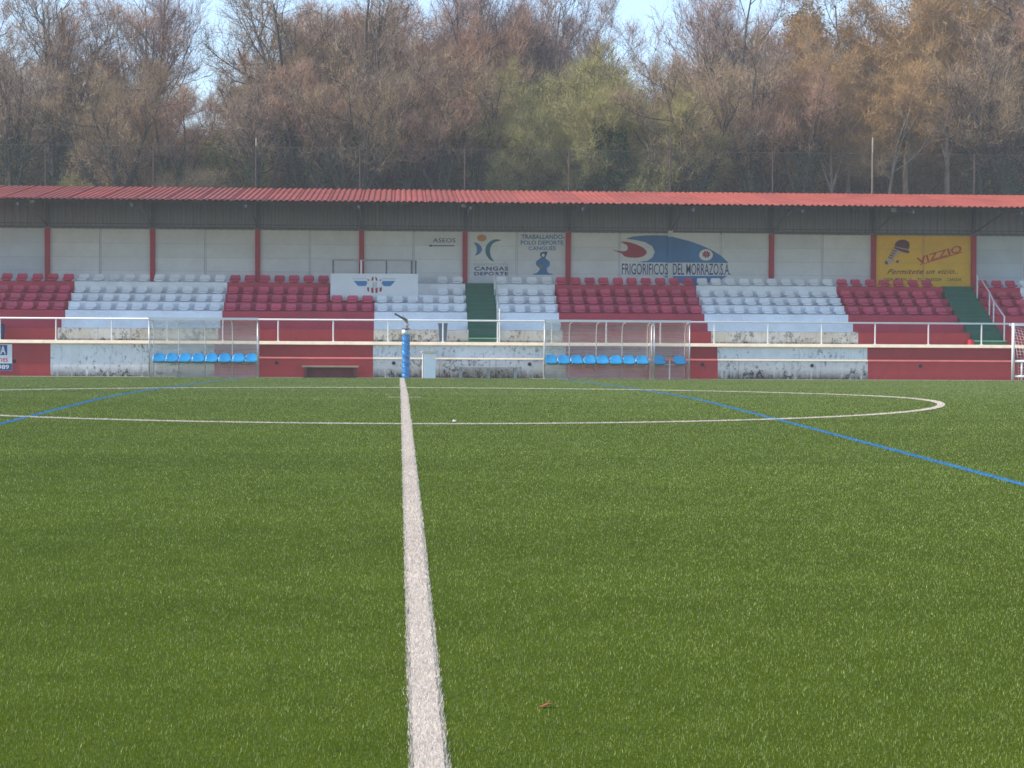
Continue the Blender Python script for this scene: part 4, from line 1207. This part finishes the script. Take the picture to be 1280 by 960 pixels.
PROTO = {
    'greyA': tree_proto('bare_tree', 11, 'dark', 'grey', ivy=3.5, H=11.5, spread=5.6, stems=4, fork=0.15, dens=0.85, fine=0.6, r0=0.20),
    'redA': tree_proto('bare_tree', 12, 'dark', 'red', ivy=3.5, H=11.2, spread=5.2, stems=4, fork=0.18, dens=0.92, bud=0.12, bud_size=0.04, r0=0.19, fine=0.85),
    'purpA': tree_proto('bare_tree', 13, 'dark', 'purple', H=12.0, spread=4.6, stems=5, fork=0.13, dens=0.9, up=0.5, bud=0.08, bud_size=0.04, r0=0.16, fine=0.9),
    'brownA': tree_proto('bare_tree', 14, 'dark', 'brown', ivy=2.5, H=10.8, spread=6.0, stems=5, fork=0.13, lean=-0.10, dens=0.9, bud=0.10, bud_size=0.04, r0=0.19, fine=0.7),
    'redB': tree_proto('bare_tree', 15, 'dark', 'red', H=10.6, spread=6.2, stems=6, fork=0.14, dens=0.98, bud=0.12, bud_size=0.04, r0=0.16, fine=1.25),
    'oliveA': tree_proto('budding_tree', 16, 'dark', 'olive', H=8.6, spread=6.6, stems=7, fork=0.08, dens=0.95, up=0.25, bud=0.45, bud_size=0.042, r0=0.13, fine=1.3, low=0.1),
    'orangeA': tree_proto('oak_tree', 17, 'pale', 'orange', 'orange', H=12.0, spread=5.6, stems=3, fork=0.3, dens=0.98, up=0.2, bud=0.45, bud_size=0.06, r0=0.13, fine=1.1, low=0.08),
    'brownB': tree_proto('bare_tree', 18, 'dark', 'brown', H=9.5, spread=6.4, stems=7, fork=0.06, dens=0.98, up=0.25, bud=0.12, bud_size=0.045, r0=0.12, fine=1.3, low=0.05),
    'thicket': tree_proto('thicket_bush', 19, 'dark', 'bramble', 'green', H=6.0, spread=6.4, stems=9, fork=0.04, dens=0.8, up=0.2, bud=0.2, bud_size=0.05, r0=0.07, fine=1.0, low=0.05),
    'scrub': tree_proto('scrub_bush', 20, 'grey', 'brown', 'brown', H=4.6, spread=5.6, stems=9, fork=0.04, dens=0.75, up=0.2, bud=0.15, bud_size=0.045, r0=0.06, fine=0.9, low=0.05),
    'pine': clump_tree('evergreen_tree', 21, 'pine', 'dark', 15.0, (2.4, 2.4, 4.8, 150, 10.0), 15000, 0.10, 0.2, 0.95, cone=0.55),
    'shrub': clump_tree('leafy_shrub', 22, 'green', 'dark', 3.6, (2.0, 1.6, 1.7, 60, 2.0), 9000, 0.06, 0.07, 0.7, twigs=2500, tw='olive'),
    'ivybush': clump_tree('ivy_shrub', 24, 'ivy', 'dark', 4.6, (1.0, 1.0, 2.2, 60, 2.6), 9000, 0.065, 0.10, 0.8),
}
used = set()
def plant(kind, px, Y, top, label, cat, rz=0.0, group='trees behind the stand', squash=1.0, H=None):
    base = float(hz(at(px, 200, Y).x, Y))
    o = PROTO[kind] if kind not in used else copy_tree(PROTO[kind])
    used.add(kind)
    Hs = {'greyA': 11.6, 'redA': 11.3, 'purpA': 12.4, 'brownA': 10.9, 'redB': 10.8, 'oliveA': 8.6, 'orangeA': 12.0, 'brownB': 9.6, 'thicket': 5.4, 'scrub': 4.2, 'pine': 15.2, 'shrub': 3.9, 'ivybush': 5.0}[kind]
    h = at(px, top - (12 if cat == 'tree' and kind != 'oliveA' else 0), Y).z - base
    s = h / Hs
    o.location = (at(px, 200, Y).x, Y, base - 0.05)
    o.rotation_euler = (0, 0, rz)
    o.scale = (s * squash, s * squash, s)
    tag(o, label, cat, group)
    return o
T1 = 'trees behind the stand'
main = [
    ('redA', -40, 88, -10, 'bare tree cut by the left edge of the picture', 0.5, 1.0),
    ('greyA', 72, 86, -14, 'bare grey tree with ivied forked trunk, far left', 0.2, 1.0),
    ('redA', 122, 87, 12, 'reddish bare tree with ivy trunk leaning right, far left', 2.4, 1.0),
    ('purpA', 188, 90, -25, 'slender purplish bare tree just left of the sky gap', 1.0, 0.85),
    ('brownB', 172, 84, 105, 'low brown bushy tree below the slender tree left of gap', 0.4, 0.9),
    ('brownA', 380, 86, -20, 'bare brown tree leaning left, just right of the sky gap', 0.3, 0.95),
    ('redB', 428, 89, 22, 'dense reddish bare tree, second right of the sky gap', 1.2, 1.0),
    ('greyA', 462, 84, -20, 'open grey tree rising above the reddish ones left of centre', 3.3, 0.9),
    ('redB', 520, 89, 38, 'reddish bare tree behind the ivied trunk left of centre', 2.9, 1.0),
    ('purpA', 572, 91, -30, 'tall purplish bare tree just left of centre', 0.2, 1.0),
    ('redA', 612, 89, 22, 'reddish bare tree left of the pale green trees', 4.0, 1.0),
    ('purpA', 668, 92, -20, 'tall thin purplish tree behind the pale green trees', 2.2, 0.95),
    ('oliveA', 705, 85, 72, 'pale green budding tree right of centre', 0.0, 1.0),
    ('oliveA', 812, 86, 88, 'rounded pale green budding tree beside the pale pole', 2.1, 1.0),
    ('purpA', 735, 96, 12, 'thin bare tree top showing above the pale green trees', 3.0, 0.9),
    ('purpA', 905, 87, -18, 'tall purplish bare tree right of the pale green trees', 4.2, 0.95),
    ('brownB', 955, 85, 70, 'broad brown bushy tree right of the tall purplish one', 2.0, 1.0),
    ('redB', 988, 90, 50, 'reddish brown tree in front of the dark evergreen', 0.9, 0.95),
    ('orangeA', 1060, 88, -5, 'orange brown oak behind the right pale pole', 0.4, 0.95),
    ('orangeA', 1132, 86, -25, 'orange brown oak with forked pale trunk at right', 2.0, 1.0),
    ('orangeA', 1184, 85, -18, 'orange brown oak with straight pale trunk at right', 4.1, 0.95),
    ('brownB', 60, 94, 95, 'broad brown bush between the two ivied trees, far left', 1.9, 1.1),
    ('brownB', 350, 95, 80, 'broad brown bush under the tree leaning left', 0.7, 1.0),
    ('brownB', 480, 94, 62, 'broad brown bush below the open grey tree', 2.7, 1.1),
    ('redB', 565, 94, 60, 'reddish bush below the tall purplish tree left of centre', 0.3, 1.1),
    ('oliveA', 630, 90, 110, 'low pale green tree leftmost of the green ones', 1.2, 0.9),
    ('brownB', 880, 94, 95, 'broad brown bush behind the rounded pale green tree', 0.2, 1.1),
    ('brownB', 1090, 95, 90, 'broad brown bush behind the orange oaks', 1.0, 1.2),
    ('brownB', 1220, 95, 85, 'broad brown bush near the right edge behind the straight oak', 2.2, 1.2),
    ('redB', 1250, 88, -15, 'dark reddish bare tree at the right edge', 2.2, 1.05),
    ('brownA', 1318, 86, -10, 'brown bare tree cut by the right edge', 1.4, 1.0),
]
for kind, px, Y, top, lab, rz, sq in main:
    plant(kind, px, Y, top, lab, 'tree', rz, T1, sq)
plant('pine', 1008, 118, 8, 'dark evergreen tree top rising behind the brown trees', 'tree', 0, T1, 1.15)
plant('pine', 1252, 116, -40, 'dark evergreen tree behind the right edge trees', 'tree', 2, T1, 1.2)
back = [('redB', -25, 104, 95), ('purpA', 60, 112, 130), ('redA', 150, 104, 85), ('brownA', 215, 112, 175), ('redB', 345, 106, 110), ('purpA', 395, 104, 60), ('brownA', 470, 110, 95), ('redA', 545, 106, 80),
        ('redB', 600, 104, 65), ('brownB', 660, 108, 75), ('brownA', 770, 110, 105), ('purpA', 860, 104, 60), ('redA', 935, 108, 90), ('brownA', 1040, 110, 70), ('redB', 1110, 106, 70), ('purpA', 1205, 104, 50), ('redA', 1290, 106, 50)]
for i, (kind, px, Y, top) in enumerate(back):
    nm = ['first', 'second', 'third', 'fourth', 'fifth', 'sixth', 'seventh', 'eighth', 'ninth', 'tenth', 'eleventh', 'twelfth', 'thirteenth', 'fourteenth', 'fifteenth', 'sixteenth', 'seventeenth'][i]
    plant(kind, px, Y, top, f'bare tree of the rear row, {nm} from the left', 'tree', i * 1.3, 'rear row of trees', 1.1)
sap = [('greyA', 18, 81, 70), ('brownA', 150, 80, 110), ('redA', 212, 81, 120), ('greyA', 322, 80, 115), ('redA', 405, 81, 85), ('brownA', 448, 80, 100), ('greyA', 512, 81, 80), ('redA', 552, 80, 105), ('brownA', 598, 81, 92), ('oliveA', 652, 81, 140), ('oliveA', 716, 81, 112), ('oliveA', 838, 81, 128), ('brownA', 868, 80, 95), ('greyA', 942, 81, 80), ('redA', 1000, 80, 92), ('orangeA', 1040, 82, 95), ('orangeA', 1112, 81, 100), ('greyA', 1228, 81, 70), ('brownA', 1270, 80, 85)]
for i, (kind, px, Y, top) in enumerate(sap):
    nm = ['first', 'second', 'third', 'fourth', 'fifth', 'sixth', 'seventh', 'eighth', 'ninth', 'tenth', 'eleventh', 'twelfth', 'thirteenth', 'fourteenth', 'fifteenth', 'sixteenth', 'seventeenth', 'eighteenth', 'last'][i]
    plant(kind, px, Y, top, f'young bare tree close behind the fence, {nm} from the left', 'tree', i * 1.7, 'young trees close behind the fence', 1.0)
plant('shrub', 291, 82, 158, 'yellow green shrub at the foot of the sky gap', 'shrub', 0.3, 'shrubs along the fence', 0.8)
plant('ivybush', 760, 80, 132, 'dark ivy covered stump among the pale green trees', 'shrub', 0.5, 'shrubs along the fence', 0.8)
brl = [('thicket', 20, 170), ('shrub', 100, 218), ('thicket', 110, 175), ('thicket', 205, 190), ('scrub', 248, 218), ('thicket', 345, 172), ('thicket', 420, 165), ('thicket', 500, 170), ('thicket', 585, 165), ('shrub', 640, 212),
       ('thicket', 745, 160), ('shrub', 808, 212), ('thicket', 868, 168), ('thicket', 945, 168), ('thicket', 1030, 175), ('thicket', 1110, 190), ('thicket', 1205, 180), ('thicket', 1275, 172)]
bl_lab = ['leafless bush', 'leafy green shrub']
for i, (kind, px, top) in enumerate(brl):
    tens = ['first', 'second', 'third', 'fourth', 'fifth', 'sixth', 'seventh', 'eighth', 'ninth', 'tenth', 'eleventh', 'twelfth', 'thirteenth', 'fourteenth', 'fifteenth', 'sixteenth', 'seventeenth', 'eighteenth', 'nineteenth', 'twentieth']
    nm = tens[i] if i < 20 else 'twenty-' + tens[i - 20]
    plant(kind, px, (91.0 if kind == 'thicket' else 77.2) + (i * 37 % 5) * 1.1, top - (30 if kind == 'thicket' else 0), f'{bl_lab[kind == "shrub"]} behind the wire fence, {nm} from the left', 'shrub', i * 0.9, 'shrubs along the fence', 1.0)

# ------------------------------------------------------------------ houses seen through the trees
def house(x0p, x1p, Y, eave_p, ridge_p, depth, label):
    A, B_ = at(x0p, eave_p, Y), at(x1p, eave_p, Y)
    zr_ = at((x0p + x1p) / 2, ridge_p, Y + depth / 2).z
    b0 = float(hz(A.x, Y)) - 1.5
    h = tag(empty('house', ((A.x + B_.x) / 2, Y, b0)), label, 'house', 'houses beyond the trees')
    MB().box(A.x, B_.x, Y, Y + depth, b0, A.z).build('wall', M['house'], h)
    xm0, xm1 = A.x - 0.4, B_.x + 0.4
    for s in (0, 1):
        ye = Y - 0.4 if s == 0 else Y + depth + 0.4
        nst = 7
        for k in range(nst):                      # courses of tiles, each lapped over the one below
            t0, t1 = k / nst, (k + 1) / nst
            y0, y1 = ye + (Y + depth / 2 - ye) * t0, ye + (Y + depth / 2 - ye) * t1
            z0, z1 = A.z + 0.02 + (zr_ - A.z) * t0, A.z + 0.02 + (zr_ - A.z) * t1
            MB().prism([(xm0, y0, z0), (xm0, y0, z0 + 0.10), (xm0, y1, z1 + 0.05), (xm0, y1, z1)], (xm1 - xm0, 0, 0)).build('tile_course', M['tile'], h)
    nw = max(2, int((B_.x - A.x) / 2.2))
    for k in range(nw):
        x = A.x + (B_.x - A.x) * (k + 0.5) / nw
        wn = MB().box(x - 0.5, x + 0.5, Y - 0.03, Y + 0.02, A.z - 1.7, A.z - 0.5).build('window', M['p_white'], h)
        MB().box(x - 0.42, x + 0.42, Y - 0.05, Y - 0.031, A.z - 1.62, A.z - 0.58).build('pane', M['glass'], wn)
house(1045, 1200, 132, 234, 208, 7, 'pale house with terracotta roof behind the orange trees')
house(205, 262, 140, 228, 205, 7, 'small house with terracotta roof in the sky gap')

# ------------------------------------------------------------------ the hazy air of the day
m = bpy.data.materials.new('haze_air'); m.use_nodes = True
t = m.node_tree; t.nodes.clear()
ot = t.nodes.new('ShaderNodeOutputMaterial'); pv = t.nodes.new('ShaderNodeVolumePrincipled')
pv.inputs['Color'].default_value = (0.98, 0.98, 1.0, 1)
pv.inputs['Density'].default_value = 0.0010  # raised so the haze also imitates lens veil
pv.inputs['Anisotropy'].default_value = 0.0
t.links.new(pv.outputs[0], ot.inputs['Volume'])
hzb = MB().box(-640, 640, -64, 720, -2.5, 62).build('haze', m)
tag(hzb, 'thin bluish haze in the air over the whole ground', 'haze', kind='stuff')
